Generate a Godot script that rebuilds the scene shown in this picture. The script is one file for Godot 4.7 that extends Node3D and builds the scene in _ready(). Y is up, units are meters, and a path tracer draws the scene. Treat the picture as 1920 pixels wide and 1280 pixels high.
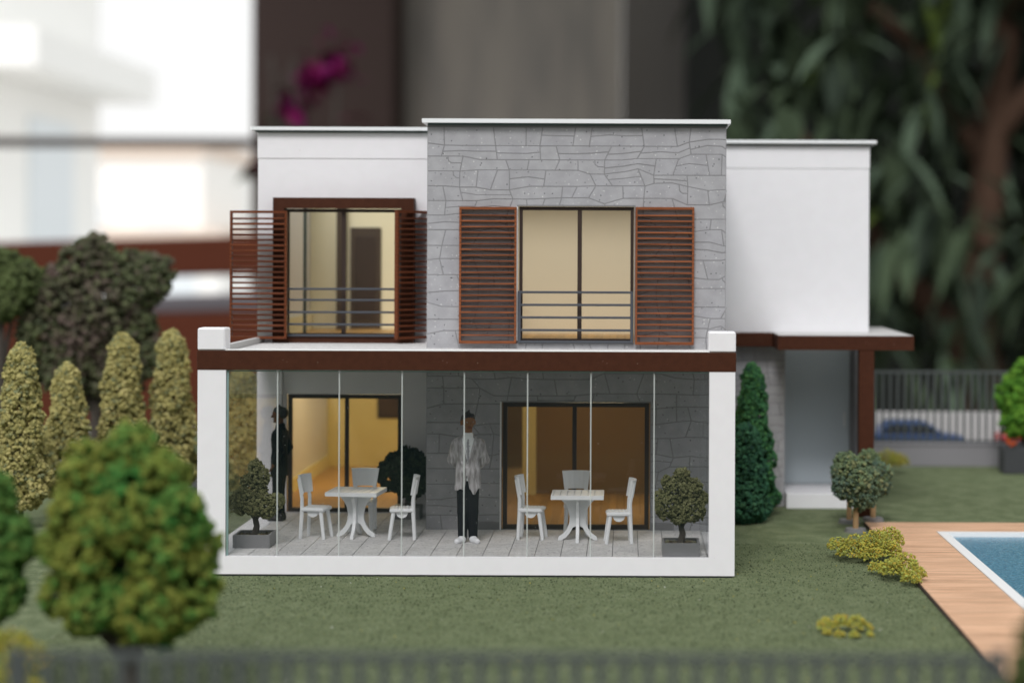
extends Node3D
# An architectural scale model photographed on a veranda. All lengths below are in model units ("u"):
# one u is 0.14 mm, so the miniature house is about 14 cm wide; things of the veranda are given in metres.
const U := 0.00014

var rng := RandomNumberGenerator.new()
var M := {}            # materials by name
var org := {}          # node -> its origin in u, for nodes without a turn
var used := {}         # names taken at top level
var cache := {}        # box meshes by size
var ico_v := []
var ico_f := []
var house: Node3D
const HB := Vector3(-300, 0, -700)

# ------------------------------------------------------------------ mesh building
class Shape:
	var p := PackedVector3Array()
	var n := PackedVector3Array()
	var c := PackedColorArray()
	var col := Color.WHITE
	func tri(a: Vector3, b: Vector3, d: Vector3, out: Vector3) -> void:
		var nn := (b - a).cross(d - a)
		if nn.dot(out) < 0.0:
			var t := b
			b = d
			d = t
			nn = -nn
		nn = nn.normalized()
		p.append(a); p.append(d); p.append(b)
		for i in 3:
			n.append(nn); c.append(col)
	func tri_n(a: Vector3, b: Vector3, d: Vector3, na: Vector3, nb: Vector3, nd: Vector3) -> void:
		var nn := (b - a).cross(d - a)
		if nn.dot(na + nb + nd) < 0.0:
			p.append(a); p.append(b); p.append(d)
			n.append(na); n.append(nb); n.append(nd)
		else:
			p.append(a); p.append(d); p.append(b)
			n.append(na); n.append(nd); n.append(nb)
		for i in 3:
			c.append(col)
	func quad(a: Vector3, b: Vector3, d: Vector3, e: Vector3, out: Vector3) -> void:
		tri(a, b, d, out)
		tri(a, d, e, out)
	func box(at: Vector3, size: Vector3, bev := 0.0) -> void:
		var h := size * 0.5
		bev = minf(bev, 0.45 * minf(size.x, minf(size.y, size.z)))
		var g := h - Vector3.ONE * bev
		for ax in 3:
			var a1 := (ax + 1) % 3
			var a2 := (ax + 2) % 3
			for s in [-1.0, 1.0]:
				var q := []
				for k in [[-1, -1], [1, -1], [1, 1], [-1, 1]]:
					var v := Vector3.ZERO
					v[ax] = h[ax] * s
					v[a1] = g[a1] * k[0]
					v[a2] = g[a2] * k[1]
					q.append(at + v)
				var o := Vector3.ZERO
				o[ax] = s
				quad(q[0], q[1], q[2], q[3], o)
		if bev <= 0.0:
			return
		for ax in 3:
			var a1 := (ax + 1) % 3
			var a2 := (ax + 2) % 3
			for s1 in [-1.0, 1.0]:
				for s2 in [-1.0, 1.0]:
					var q := []
					for k in [[-1, 0], [1, 0], [1, 1], [-1, 1]]:
						var v := Vector3.ZERO
						v[ax] = g[ax] * k[0]
						v[a1] = (h[a1] if k[1] == 0 else g[a1]) * s1
						v[a2] = (g[a2] if k[1] == 0 else h[a2]) * s2
						q.append(at + v)
					var o := Vector3.ZERO
					o[a1] = s1
					o[a2] = s2
					quad(q[0], q[1], q[2], q[3], o)
		for sx in [-1.0, 1.0]:
			for sy in [-1.0, 1.0]:
				for sz in [-1.0, 1.0]:
					tri(at + Vector3(h.x * sx, g.y * sy, g.z * sz), at + Vector3(g.x * sx, h.y * sy, g.z * sz), at + Vector3(g.x * sx, g.y * sy, h.z * sz), Vector3(sx, sy, sz))
	# a tapered square or round bar through points
	func tube(pts: Array, rad: Array, sides := 8, squash := 1.0, caps := true) -> void:
		var rings := []
		var norms := []
		for i in pts.size():
			var d: Vector3 = (pts[mini(i + 1, pts.size() - 1)] - pts[maxi(i - 1, 0)]).normalized()
			var e1 := d.cross(Vector3.FORWARD if absf(d.z) < 0.9 else Vector3.RIGHT).normalized()
			var e2 := d.cross(e1).normalized()
			var r := []
			var nr := []
			for k in sides:
				var t := TAU * k / sides
				var o := e1 * cos(t) + e2 * sin(t) * squash
				r.append(pts[i] + o * rad[i])
				nr.append((e1 * cos(t) + e2 * sin(t) / squash).normalized())
			rings.append(r)
			norms.append(nr)
		for i in pts.size() - 1:
			for k in sides:
				var m := (k + 1) % sides
				tri_n(rings[i][k], rings[i][m], rings[i + 1][m], norms[i][k], norms[i][m], norms[i + 1][m])
				tri_n(rings[i][k], rings[i + 1][m], rings[i + 1][k], norms[i][k], norms[i + 1][m], norms[i + 1][k])
		if caps:
			for e in [0, pts.size() - 1]:
				var o: Vector3 = pts[e] - pts[1 if e == 0 else e - 1]
				for k in range(1, sides - 1):
					tri(rings[e][0], rings[e][k], rings[e][k + 1], o)
	# polygon in the plane (ex, ey) pushed along ez from 0 to t, front edge chamfered by ch
	func prism(poly: PackedVector2Array, at: Vector3, ex: Vector3, ey: Vector3, ez: Vector3, t: float, ch := 0.0) -> void:
		var m := poly.size()
		var area := 0.0
		for i in m:
			area += poly[i].cross(poly[(i + 1) % m])
		var sg := signf(area)
		var inner := PackedVector2Array()
		for i in m:
			var d0 := (poly[i] - poly[(i + m - 1) % m]).normalized()
			var d1 := (poly[(i + 1) % m] - poly[i]).normalized()
			var n0 := Vector2(-d0.y, d0.x) * sg
			var n1 := Vector2(-d1.y, d1.x) * sg
			var b := n0 + n1
			b = b / maxf(b.dot(n0), 0.35)
			inner.append(poly[i] + b * ch)
		var idx := Geometry2D.triangulate_polygon(inner)
		var tz := t - ch
		for i in range(0, idx.size(), 3):
			tri(at + ex * inner[idx[i]].x + ey * inner[idx[i]].y + ez * t, at + ex * inner[idx[i + 1]].x + ey * inner[idx[i + 1]].y + ez * t, at + ex * inner[idx[i + 2]].x + ey * inner[idx[i + 2]].y + ez * t, ez)
		for i in m:
			var j := (i + 1) % m
			var d := (poly[j] - poly[i]).normalized()
			var o2 := Vector2(d.y, -d.x) * sg
			var o := ex * o2.x + ey * o2.y
			var a := at + ex * poly[i].x + ey * poly[i].y
			var b := at + ex * poly[j].x + ey * poly[j].y
			quad(a, b, b + ez * tz, a + ez * tz, o)
			if ch > 0.0:
				quad(a + ez * tz, b + ez * tz, at + ex * inner[j].x + ey * inner[j].y + ez * t, at + ex * inner[i].x + ey * inner[i].y + ez * t, o + ez)
		# back
		var bi := Geometry2D.triangulate_polygon(poly)
		for i in range(0, bi.size(), 3):
			tri(at + ex * poly[bi[i]].x + ey * poly[bi[i]].y, at + ex * poly[bi[i + 1]].x + ey * poly[bi[i + 1]].y, at + ex * poly[bi[i + 2]].x + ey * poly[bi[i + 2]].y, -ez)
	# a sheet with rectangular holes: rect and holes in the plane (ex, ey), its front at at, t thick backwards along -ez
	func plate(at: Vector3, ex: Vector3, ey: Vector3, ez: Vector3, rect: Rect2, holes: Array, t: float) -> void:
		var xs := [rect.position.x, rect.end.x]
		var ys := [rect.position.y, rect.end.y]
		for h in holes:
			for q in [h.position.x, h.end.x]:
				if q > rect.position.x and q < rect.end.x and not xs.has(q):
					xs.append(q)
			for q in [h.position.y, h.end.y]:
				if q > rect.position.y and q < rect.end.y and not ys.has(q):
					ys.append(q)
		xs.sort()
		ys.sort()
		var solid := func(i: int, j: int) -> bool:
			if i < 0 or j < 0 or i >= xs.size() - 1 or j >= ys.size() - 1:
				return false
			var m := Vector2((xs[i] + xs[i + 1]) * 0.5, (ys[j] + ys[j + 1]) * 0.5)
			for h in holes:
				if h.has_point(m):
					return false
			return true
		for i in xs.size() - 1:
			for j in ys.size() - 1:
				if not solid.call(i, j):
					continue
				var q := [at + ex * xs[i] + ey * ys[j], at + ex * xs[i + 1] + ey * ys[j], at + ex * xs[i + 1] + ey * ys[j + 1], at + ex * xs[i] + ey * ys[j + 1]]
				quad(q[0], q[1], q[2], q[3], ez)
				quad(q[0] - ez * t, q[1] - ez * t, q[2] - ez * t, q[3] - ez * t, -ez)
				if not solid.call(i - 1, j):
					quad(q[0], q[3], q[3] - ez * t, q[0] - ez * t, -ex)
				if not solid.call(i + 1, j):
					quad(q[1], q[2], q[2] - ez * t, q[1] - ez * t, ex)
				if not solid.call(i, j - 1):
					quad(q[0], q[1], q[1] - ez * t, q[0] - ez * t, -ey)
				if not solid.call(i, j + 1):
					quad(q[3], q[2], q[2] - ez * t, q[3] - ez * t, ey)
	func mesh(scale := U) -> ArrayMesh:
		var a := []
		a.resize(Mesh.ARRAY_MAX)
		var v := PackedVector3Array()
		v.resize(p.size())
		for i in p.size():
			v[i] = p[i] * scale
		a[Mesh.ARRAY_VERTEX] = v
		a[Mesh.ARRAY_NORMAL] = n
		a[Mesh.ARRAY_COLOR] = c
		var m := ArrayMesh.new()
		m.add_surface_from_arrays(Mesh.PRIMITIVE_TRIANGLES, a)
		return m

func ico() -> void:
	var t := (1.0 + sqrt(5.0)) / 2.0
	for q in [[-1, t, 0], [1, t, 0], [-1, -t, 0], [1, -t, 0], [0, -1, t], [0, 1, t], [0, -1, -t], [0, 1, -t], [t, 0, -1], [t, 0, 1], [-t, 0, -1], [-t, 0, 1]]:
		ico_v.append(Vector3(q[0], q[1], q[2]).normalized())
	ico_f = [[0, 11, 5], [0, 5, 1], [0, 1, 7], [0, 7, 10], [0, 10, 11], [1, 5, 9], [5, 11, 4], [11, 10, 2], [10, 7, 6], [7, 1, 8], [3, 9, 4], [3, 4, 2], [3, 2, 6], [3, 6, 8], [3, 8, 9], [4, 9, 5], [2, 4, 11], [6, 2, 10], [8, 6, 7], [9, 8, 1]]

# an uneven crumb of foam
func crumb(s: Shape, at: Vector3, r: float, rough := 0.35, few := false) -> void:
	var v := []
	if few:
		for d in [Vector3.UP, Vector3.DOWN, Vector3.LEFT, Vector3.RIGHT, Vector3.FORWARD, Vector3.BACK]:
			v.append(d)
	else:
		v = ico_v
	var b := Basis.from_euler(Vector3(rng.randf() * TAU, rng.randf() * TAU, rng.randf() * TAU))
	var w := []
	for q in v:
		w.append(at + b * q * r * (1.0 + rng.randf_range(-rough, rough)))
	if few:
		for f in [[0, 2, 4], [0, 4, 3], [0, 3, 5], [0, 5, 2], [1, 2, 4], [1, 4, 3], [1, 3, 5], [1, 5, 2]]:
			s.tri(w[f[0]], w[f[1]], w[f[2]], (w[f[0]] + w[f[1]] + w[f[2]]) / 3.0 - at)
	else:
		for f in ico_f:
			s.tri(w[f[0]], w[f[1]], w[f[2]], (w[f[0]] + w[f[1]] + w[f[2]]) / 3.0 - at)

func smooth_ball(s: Shape, at: Vector3, r: Vector3, rows := 8, cols := 12) -> void:
	for i in rows:
		for j in cols:
			var q := []
			var nn := []
			for k in [[0, 0], [1, 0], [1, 1], [0, 1]]:
				var a: float = PI * (i + k[0]) / rows
				var b: float = TAU * (j + k[1]) / cols
				var d := Vector3(sin(a) * cos(b), cos(a), sin(a) * sin(b))
				q.append(at + d * r)
				nn.append((d / r).normalized())
			s.tri_n(q[0], q[1], q[2], nn[0], nn[1], nn[2])
			s.tri_n(q[0], q[2], q[3], nn[0], nn[2], nn[3])

# ------------------------------------------------------------------ objects
func thing(called: String, label: String, category: String, at: Vector3, group := "", turn := 0.0) -> Node3D:
	var o := Node3D.new()
	o.name = called
	add_child(o, true)
	_number(o, called)
	o.position = at * U
	o.rotation.y = turn
	org[o] = at
	tag(o, label, category, group)
	return o

func _number(o: Node, called: String) -> void:
	var k: int = used.get(called, 0)
	used[called] = k + 1
	o.name = called if k == 0 else "%s_%03d" % [called, k]

func tag(o: Node, label: String, category := "", group := "") -> void:
	o.set_meta("label", label)
	if category:
		o.set_meta("category", category)
	if group:
		o.set_meta("group", group)

func copy(o: Node3D, label: String, at: Vector3, turn := 0.0, size := 1.0) -> Node3D:
	var d: Node3D = o.duplicate()
	add_child(d)
	_number(d, String(o.name).rstrip("0123456789").rstrip("_"))
	d.position = at * U
	d.rotation.y = turn
	d.scale = Vector3.ONE * size
	d.set_meta("label", label)
	return d

# a mesh under parent, at a place given in the parent's own u
func part(parent: Node3D, called: String, mesh: Mesh, m: Material, at := Vector3.ZERO) -> MeshInstance3D:
	var o := MeshInstance3D.new()
	o.name = called
	o.mesh = mesh
	o.material_override = m
	o.position = at * U
	var k := 0
	while parent.has_node(NodePath(String(o.name))):
		k += 1
		o.name = "%s_%03d" % [called, k]
	parent.add_child(o)
	return o

var counts := {}
func wpart(parent: Node3D, called: String, mesh: Mesh, m: Material, at: Vector3) -> MeshInstance3D:
	var o := MeshInstance3D.new()
	var key := [parent, called]
	var k: int = counts.get(key, 0)
	counts[key] = k + 1
	o.name = called if k == 0 else "%s_%03d" % [called, k]
	o.mesh = mesh
	o.material_override = m
	o.position = (at - org[parent]) * U
	org[o] = at
	parent.add_child(o)
	return o

func group_part(parent: Node3D, called: String, at: Vector3) -> Node3D:
	var o := Node3D.new()
	var key := [parent, called]
	var k: int = counts.get(key, 0)
	counts[key] = k + 1
	o.name = called if k == 0 else "%s_%03d" % [called, k]
	o.position = (at - org[parent]) * U
	org[o] = at
	parent.add_child(o)
	return o

func bm(size: Vector3, bev := 0.0) -> ArrayMesh:
	var key := [size, bev]
	if not cache.has(key):
		var s := Shape.new()
		s.box(Vector3.ZERO, size, bev)
		cache[key] = s.mesh()
	return cache[key]

# a box part between two corners in world u
func wbox(parent: Node3D, called: String, lo: Vector3, hi: Vector3, m: Material, bev := 0.0) -> MeshInstance3D:
	return wpart(parent, called, bm(hi - lo, bev), m, (lo + hi) * 0.5)

func struct(called: String, mesh: Mesh, m: Material, label: String, at := Vector3.ZERO, kind := "structure") -> MeshInstance3D:
	var o := MeshInstance3D.new()
	o.mesh = mesh
	o.material_override = m
	o.position = at * U
	o.name = called
	add_child(o, true)
	_number(o, called)
	org[o] = at
	o.set_meta("label", label)
	o.set_meta("kind", kind)
	return o

# ------------------------------------------------------------------ materials
func mat(called: String, c: Color, rough := 0.7, spec := 0.5) -> StandardMaterial3D:
	var m := StandardMaterial3D.new()
	m.resource_name = called
	m.albedo_color = c.linear_to_srgb()
	m.roughness = rough
	m.metallic_specular = spec
	M[called] = m
	return m

func tri_tex(m: StandardMaterial3D, t: Texture2D, span_u: Vector3) -> void:
	m.albedo_texture = t
	m.uv1_triplanar = true
	m.uv1_world_triplanar = true
	m.uv1_scale = Vector3(1.0 / (span_u.x * U), 1.0 / (span_u.y * U), 1.0 / (span_u.z * U))

func relief(m: StandardMaterial3D, t: Texture2D, u: float) -> void:
	m.heightmap_enabled = true
	m.heightmap_texture = t
	m.heightmap_scale = u * U * 100.0

func noise_bytes(size: int, freq: float, oct: int, sd: int, stretch := 1) -> PackedByteArray:
	var f := FastNoiseLite.new()
	f.seed = sd
	f.noise_type = FastNoiseLite.TYPE_SIMPLEX_SMOOTH
	f.frequency = freq
	f.fractal_type = FastNoiseLite.FRACTAL_FBM
	f.fractal_octaves = oct
	var im := f.get_seamless_image(size, size)
	im.convert(Image.FORMAT_L8)
	return im.get_data()

# linear base colour varied by two layers of noise, as an sRGB texture; specks: [count, radius px, colour, ...]
func tex(size: int, base: Color, alt: Color, freq: float, oct: int, sd: int, specks := [], fine := 0.0) -> ImageTexture:
	var b := noise_bytes(size, freq, oct, sd)
	var im := Image.create(size, size, false, Image.FORMAT_RGB8)
	var lut := []
	for i in 256:
		lut.append(base.lerp(alt, clampf((i / 255.0 - 0.25) * 2.0, 0.0, 1.0)))
	var r := RandomNumberGenerator.new()
	r.seed = sd
	for y in size:
		for x in size:
			var q: Color = lut[b[y * size + x]]
			if fine > 0.0:
				var k := 1.0 + r.randf_range(-fine, fine)
				q = Color(q.r * k, q.g * k, q.b * k)
			im.set_pixel(x, y, q.linear_to_srgb())
	for k in range(0, specks.size(), 3):
		var c: Color = specks[k + 2].linear_to_srgb()
		for i in specks[k]:
			var cx := r.randi_range(0, size - 1)
			var cy := r.randi_range(0, size - 1)
			var rr: float = specks[k + 1] * r.randf_range(0.5, 1.3)
			var ri := ceili(rr)
			for dy in range(-ri, ri + 1):
				for dx in range(-ri, ri + 1):
					if dx * dx + dy * dy <= rr * rr:
						im.set_pixel(posmod(cx + dx, size), posmod(cy + dy, size), c)
	return ImageTexture.create_from_image(im)

func grey_noise(size: int, freq: float, oct: int, sd: int) -> ImageTexture:
	return ImageTexture.create_from_image(Image.create_from_data(size, size, false, Image.FORMAT_L8, noise_bytes(size, freq, oct, sd)))

# grain that runs along the texture's x
func grain(size: int, a: Color, b: Color, sd: int, lines: int, dark: Color) -> ImageTexture:
	var n1 := noise_bytes(size, 0.012, 4, sd)
	var im := Image.create(size, size, false, Image.FORMAT_RGB8)
	var r := RandomNumberGenerator.new()
	r.seed = sd
	for y in size:
		for x in size:
			var k := n1[posmod(y * 7, size) * size + posmod(x / 5, size)] / 255.0
			var k2 := n1[y * size + x] / 255.0
			im.set_pixel(x, y, a.lerp(b, clampf((k - 0.3) * 2.0 * 0.7 + k2 * 0.3, 0.0, 1.0)).linear_to_srgb())
	for i in lines:
		var y := r.randi_range(0, size - 1)
		var x0 := r.randi_range(0, size - 1)
		var l := r.randi_range(size / 20, size / 4)
		for x in l:
			var px := posmod(x0 + x, size)
			im.set_pixel(px, y, im.get_pixel(px, y).lerp(dark.linear_to_srgb(), 0.55 * sin(PI * x / l)))
	return ImageTexture.create_from_image(im)

func materials() -> void:
	var stone_a := Color(0.34, 0.34, 0.355)
	var st := tex(1024, stone_a * 0.93, stone_a * 1.06, 0.01, 4, 3, [900, 1.6, Color(0.42, 0.42, 0.42), 420, 2.1, Color(0.62, 0.62, 0.61), 380, 2.3, Color(0.07, 0.07, 0.075)], 0.05)
	var gn := grey_noise(512, 0.05, 4, 5)
	for i in 4:
		var k: float = [1.0, 0.98, 1.02, 1.0][i]
		var m := mat("stone_%d" % i, Color(k, k, k * [1.0, 1.0, 0.995, 1.008][i]), 0.75)
		tri_tex(m, st, Vector3(480, 480, 480))
		relief(m, gn, 0.25)
	mat("mortar", Color(0.21, 0.21, 0.215), 0.9)
	var wt := tex(512, Color(0.80, 0.79, 0.81), Color(0.815, 0.805, 0.825), 0.02, 3, 8, [5, 1.0, Color(0.5, 0.48, 0.45)])
	var w := mat("white_paint", Color(1, 1, 1), 0.45)
	tri_tex(w, wt, Vector3(420, 420, 420))
	relief(w, gn, 0.05)
	var w2 := mat("white_cool", Color(0.985, 1.0, 1.0), 0.4)
	tri_tex(w2, wt, Vector3(500, 500, 500))
	mat("cap", Color(0.8, 0.82, 0.83), 0.35)
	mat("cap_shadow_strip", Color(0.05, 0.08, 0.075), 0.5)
	var bt := tex(512, Color(0.054, 0.0185, 0.0095), Color(0.062, 0.0215, 0.011), 0.03, 4, 11, [60, 0.9, Color(0.2, 0.14, 0.11), 12, 1.3, Color(0.3, 0.25, 0.2)])
	var br := mat("brown_paint", Color(1, 1, 1), 0.55, 0.25)
	tri_tex(br, bt, Vector3(300, 300, 300))
	mat("frame_brown", Color(0.03, 0.016, 0.011), 0.45)
	mat("rail_slate", Color(0.055, 0.062, 0.075), 0.45)
	for i in 4:
		var k: float = [1.0, 0.78, 1.2, 0.9][i]
		var gt = grain(256, Color(0.29, 0.098, 0.038) * k, Color(0.13, 0.038, 0.015) * k, 21 + i, 160, Color(0.05, 0.015, 0.008)) if i < 2 else M["wood_%d" % (i - 2)].albedo_texture
		var m := mat("wood_%d" % i, Color(1, 1, 1) if i < 2 else Color(k, k, k), 0.5, 0.3)
		tri_tex(m, gt, Vector3(160, 60, 160))
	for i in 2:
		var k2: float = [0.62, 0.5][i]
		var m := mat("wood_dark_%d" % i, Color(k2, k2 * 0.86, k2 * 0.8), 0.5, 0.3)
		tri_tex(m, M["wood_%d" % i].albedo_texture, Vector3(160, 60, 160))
	var gl := mat("glass", Color(0.02, 0.035, 0.038), 0.03)
	gl.albedo_color.a = 0.1
	gl.metallic_specular = 0.27
	gl.transparency = BaseMaterial3D.TRANSPARENCY_ALPHA
	var g2 := mat("window_glass", Color(0.10, 0.09, 0.06), 0.03)
	g2.albedo_color.a = 0.06
	g2.metallic_specular = 0.3
	g2.transparency = BaseMaterial3D.TRANSPARENCY_ALPHA
	var ge := mat("glass_edge", Color(0.62, 0.66, 0.64), 0.4)
	ge.albedo_color.a = 0.55
	ge.transparency = BaseMaterial3D.TRANSPARENCY_ALPHA
	mat("glass_green_edge", Color(0.22, 0.32, 0.31), 0.3)
	var ft := tex(1024, Color(0.56, 0.55, 0.54), Color(0.64, 0.63, 0.62), 0.03, 3, 31, [9000, 1.3, Color(0.3, 0.3, 0.3), 5000, 1.5, Color(0.75, 0.74, 0.73), 2500, 1.2, Color(0.15, 0.15, 0.15)], 0.08)
	for i in 2:
		var m := mat("tile_%d" % i, Color(1, 1, 1) * [1.0, 0.94][i], 0.8)
		tri_tex(m, ft, Vector3(1000, 1000, 1000))
	mat("tile_joint", Color(0.12, 0.12, 0.12), 0.9)
	mat("lip_grey", Color(0.5, 0.49, 0.48), 0.8)
	mat("wall_yellow", Color(0.86, 0.73, 0.33), 0.8)
	mat("wall_cream", Color(0.82, 0.76, 0.52), 0.8)
	mat("wall_beige", Color(0.74, 0.66, 0.47), 0.8)
	mat("wall_wood", Color(0.25, 0.145, 0.048), 0.6)
	mat("ceiling_white", Color(0.8, 0.78, 0.7), 0.8)
	for i in 3:
		var m := mat("floor_wood_%d" % i, Color(1, 1, 1) * [1.0, 0.88, 1.1][i], 0.45)
		if i == 0:
			tri_tex(m, grain(256, Color(0.66, 0.38, 0.12), Color(0.5, 0.27, 0.075), 44, 90, Color(0.2, 0.09, 0.03)), Vector3(300, 300, 300))
		else:
			tri_tex(m, M["floor_wood_0"].albedo_texture, Vector3(300, 300, 300))
	var lg := mat("added_lamp_glow", Color(0.9, 0.8, 0.6), 0.5)
	lg.emission_enabled = true
	lg.emission = Color(1.0, 0.87, 0.62)
	lg.emission_energy_multiplier = 0.8
	mat("door_dark", Color(0.05, 0.032, 0.02), 0.5)
	mat("picture_dark", Color(0.06, 0.03, 0.025), 0.5)
	mat("porch_door", Color(0.55, 0.62, 0.66), 0.4)
	mat("plastic_white", Color(0.8, 0.82, 0.83), 0.4)
	mat("planter_grey", Color(0.21, 0.21, 0.215), 0.45)
	mat("soil", Color(0.07, 0.055, 0.04), 0.95)
	mat("bark", Color(0.06, 0.05, 0.042), 0.9)
	mat("bark_warm", Color(0.3, 0.19, 0.09), 0.8)
	var fo := mat("foam", Color(1, 1, 1), 0.95, 0.25)
	fo.vertex_color_use_as_albedo = true
	var lt := tex(1024, Color(0.108, 0.134, 0.07), Color(0.152, 0.18, 0.1), 0.012, 5, 51, [9000, 1.2, Color(0.06, 0.075, 0.04), 5000, 1.2, Color(0.2, 0.225, 0.13), 60, 1.6, Color(0.4, 0.4, 0.34), 140, 1.5, Color(0.26, 0.24, 0.06)], 0.16)
	var la := mat("lawn", Color(1, 1, 1), 0.95, 0.2)
	tri_tex(la, lt, Vector3(900, 900, 900))
	relief(la, grey_noise(512, 0.12, 3, 52), 2.5)
	var gr := mat("granule", Color(1, 1, 1), 0.95, 0.2)
	gr.vertex_color_use_as_albedo = true
	var dk := mat("deck", Color(1, 1, 1), 0.55)
	tri_tex(dk, grain(1024, Color(0.8, 0.51, 0.335), Color(0.69, 0.41, 0.25), 61, 2600, Color(0.1, 0.05, 0.025)), Vector3(900, 900, 900))
	mat("deck_edge", Color(0.035, 0.02, 0.016), 0.7)
	mat("coping", Color(0.8, 0.8, 0.79), 0.5)
	var wa := mat("pool_water", Color(1, 1, 1), 0.25)
	tri_tex(wa, tex(512, Color(0.07, 0.19, 0.29), Color(0.12, 0.28, 0.38), 0.05, 4, 71, [2600, 1.4, Color(0.3, 0.48, 0.56), 1800, 1.3, Color(0.04, 0.11, 0.18)], 0.12), Vector3(360, 360, 360))
	relief(wa, gn, 1.0)
	mat("fence_grey", Color(0.08, 0.09, 0.088), 0.7, 0.3)
	mat("boundary_grey", Color(0.24, 0.235, 0.25), 0.8)
	mat("car_blue", Color(0.03, 0.065, 0.17), 0.3)
	mat("car_red", Color(0.4, 0.04, 0.04), 0.25)
	mat("car_window", Color(0.03, 0.035, 0.04), 0.15)
	mat("tyre", Color(0.02, 0.02, 0.02), 0.8)
	mat("road", Color(0.06, 0.06, 0.065), 0.9)
	mat("dark_base", Color(0.045, 0.048, 0.052), 0.8)
	var sk := mat("figure", Color(1, 1, 1), 0.6, 0.2)
	sk.vertex_color_use_as_albedo = true
	mat("hair_black", Color(0.012, 0.01, 0.009), 0.45)
	var js := mat("jacket_silver", Color(1, 1, 1), 0.36)
	tri_tex(js, tex(256, Color(0.2, 0.19, 0.19), Color(0.5, 0.49, 0.5), 0.03, 3, 91, [], 0.06), Vector3(60, 260, 60))
	mat("jacket_black", Color(0.008, 0.008, 0.009), 0.7, 0.2)
	mat("shoe_white", Color(0.75, 0.76, 0.78), 0.35)
	mat("shoe_dark", Color(0.03, 0.026, 0.024), 0.5)
	# the veranda
	mat("veranda_wood", Color(0.045, 0.029, 0.025), 0.7, 0.3)
	var pls := mat("plaster", Color(1, 1, 1), 0.9)
	tri_tex(pls, tex(256, Color(0.215, 0.2, 0.18), Color(0.285, 0.26, 0.225), 0.02, 3, 95), Vector3(2200, 16000, 2200))
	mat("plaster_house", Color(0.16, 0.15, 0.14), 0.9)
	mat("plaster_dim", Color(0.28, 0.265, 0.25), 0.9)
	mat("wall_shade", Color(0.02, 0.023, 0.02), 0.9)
	mat("rail_dark", Color(0.06, 0.045, 0.038), 0.6)
	mat("board_red", Color(0.085, 0.023, 0.011), 0.7, 0.25)
	mat("board_grey", Color(0.10, 0.09, 0.10), 0.6)
	mat("floor_tile", Color(0.2, 0.18, 0.16), 0.7)
	mat("facade_white", Color(0.93, 0.92, 0.89), 0.8)
	mat("facade_window", Color(0.74, 0.79, 0.82), 0.3)
	mat("roof_tile", Color(0.75, 0.62, 0.52), 0.8)
	mat("street", Color(0.5, 0.49, 0.47), 0.9)
	mat("trunk_warm", Color(0.07, 0.036, 0.02), 0.9)
	mat("pot_clay", Color(0.25, 0.1, 0.05), 0.8)

# ------------------------------------------------------------------ setting up
func camera_and_light() -> void:
	var cam := Camera3D.new()
	cam.name = "camera"
	cam.projection = Camera3D.PROJECTION_FRUSTUM
	cam.near = 0.02
	cam.far = 400.0
	cam.size = 1280.0 / 3500.0 * cam.near
	cam.frustum_offset = Vector2(-215.0 / 3500.0 * cam.near, -160.0 / 3500.0 * cam.near)
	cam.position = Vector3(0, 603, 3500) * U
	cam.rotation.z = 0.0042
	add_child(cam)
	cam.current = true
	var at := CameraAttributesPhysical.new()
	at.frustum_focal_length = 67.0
	at.frustum_focus_distance = 3650 * U
	at.exposure_aperture = 12.5
	at.frustum_near = 0.02
	at.frustum_far = 400.0
	var e := Environment.new()
	e.background_mode = Environment.BG_SKY
	var sm := ProceduralSkyMaterial.new()
	sm.sky_top_color = Color(0.96, 0.985, 1.0)
	sm.sky_horizon_color = Color(0.95, 0.95, 0.945)
	sm.sky_curve = 0.6
	sm.sky_energy_multiplier = 0.9
	sm.ground_bottom_color = Color(0.3, 0.29, 0.28)
	sm.ground_horizon_color = Color(0.4, 0.4, 0.39)
	e.sky = Sky.new()
	e.sky.sky_material = sm
	e.tonemap_mode = Environment.TONE_MAPPER_LINEAR
	e.tonemap_exposure = 1.45
	e.sdfgi_enabled = true
	e.ssao_enabled = true
	e.ssil_enabled = true
	var we := WorldEnvironment.new()
	we.name = "environment"
	we.environment = e
	we.camera_attributes = at
	add_child(we)
	var sun := DirectionalLight3D.new()
	sun.name = "sun"
	sun.light_energy = 0.45
	sun.light_angular_distance = 18.0
	sun.light_color = Color(1.0, 0.985, 0.985)
	sun.shadow_enabled = true
	sun.sky_mode = DirectionalLight3D.SKY_MODE_LIGHT_ONLY
	add_child(sun)
	sun.look_at_from_position(Vector3(-0.2, 1.15, 1.05), Vector3.ZERO)

func _ready() -> void:
	rng.seed = 7
	ico()
	camera_and_light()
	materials()
	setting()
	build_house()
	furniture()
	people()
	garden()
	boundary()
	veranda()

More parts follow.
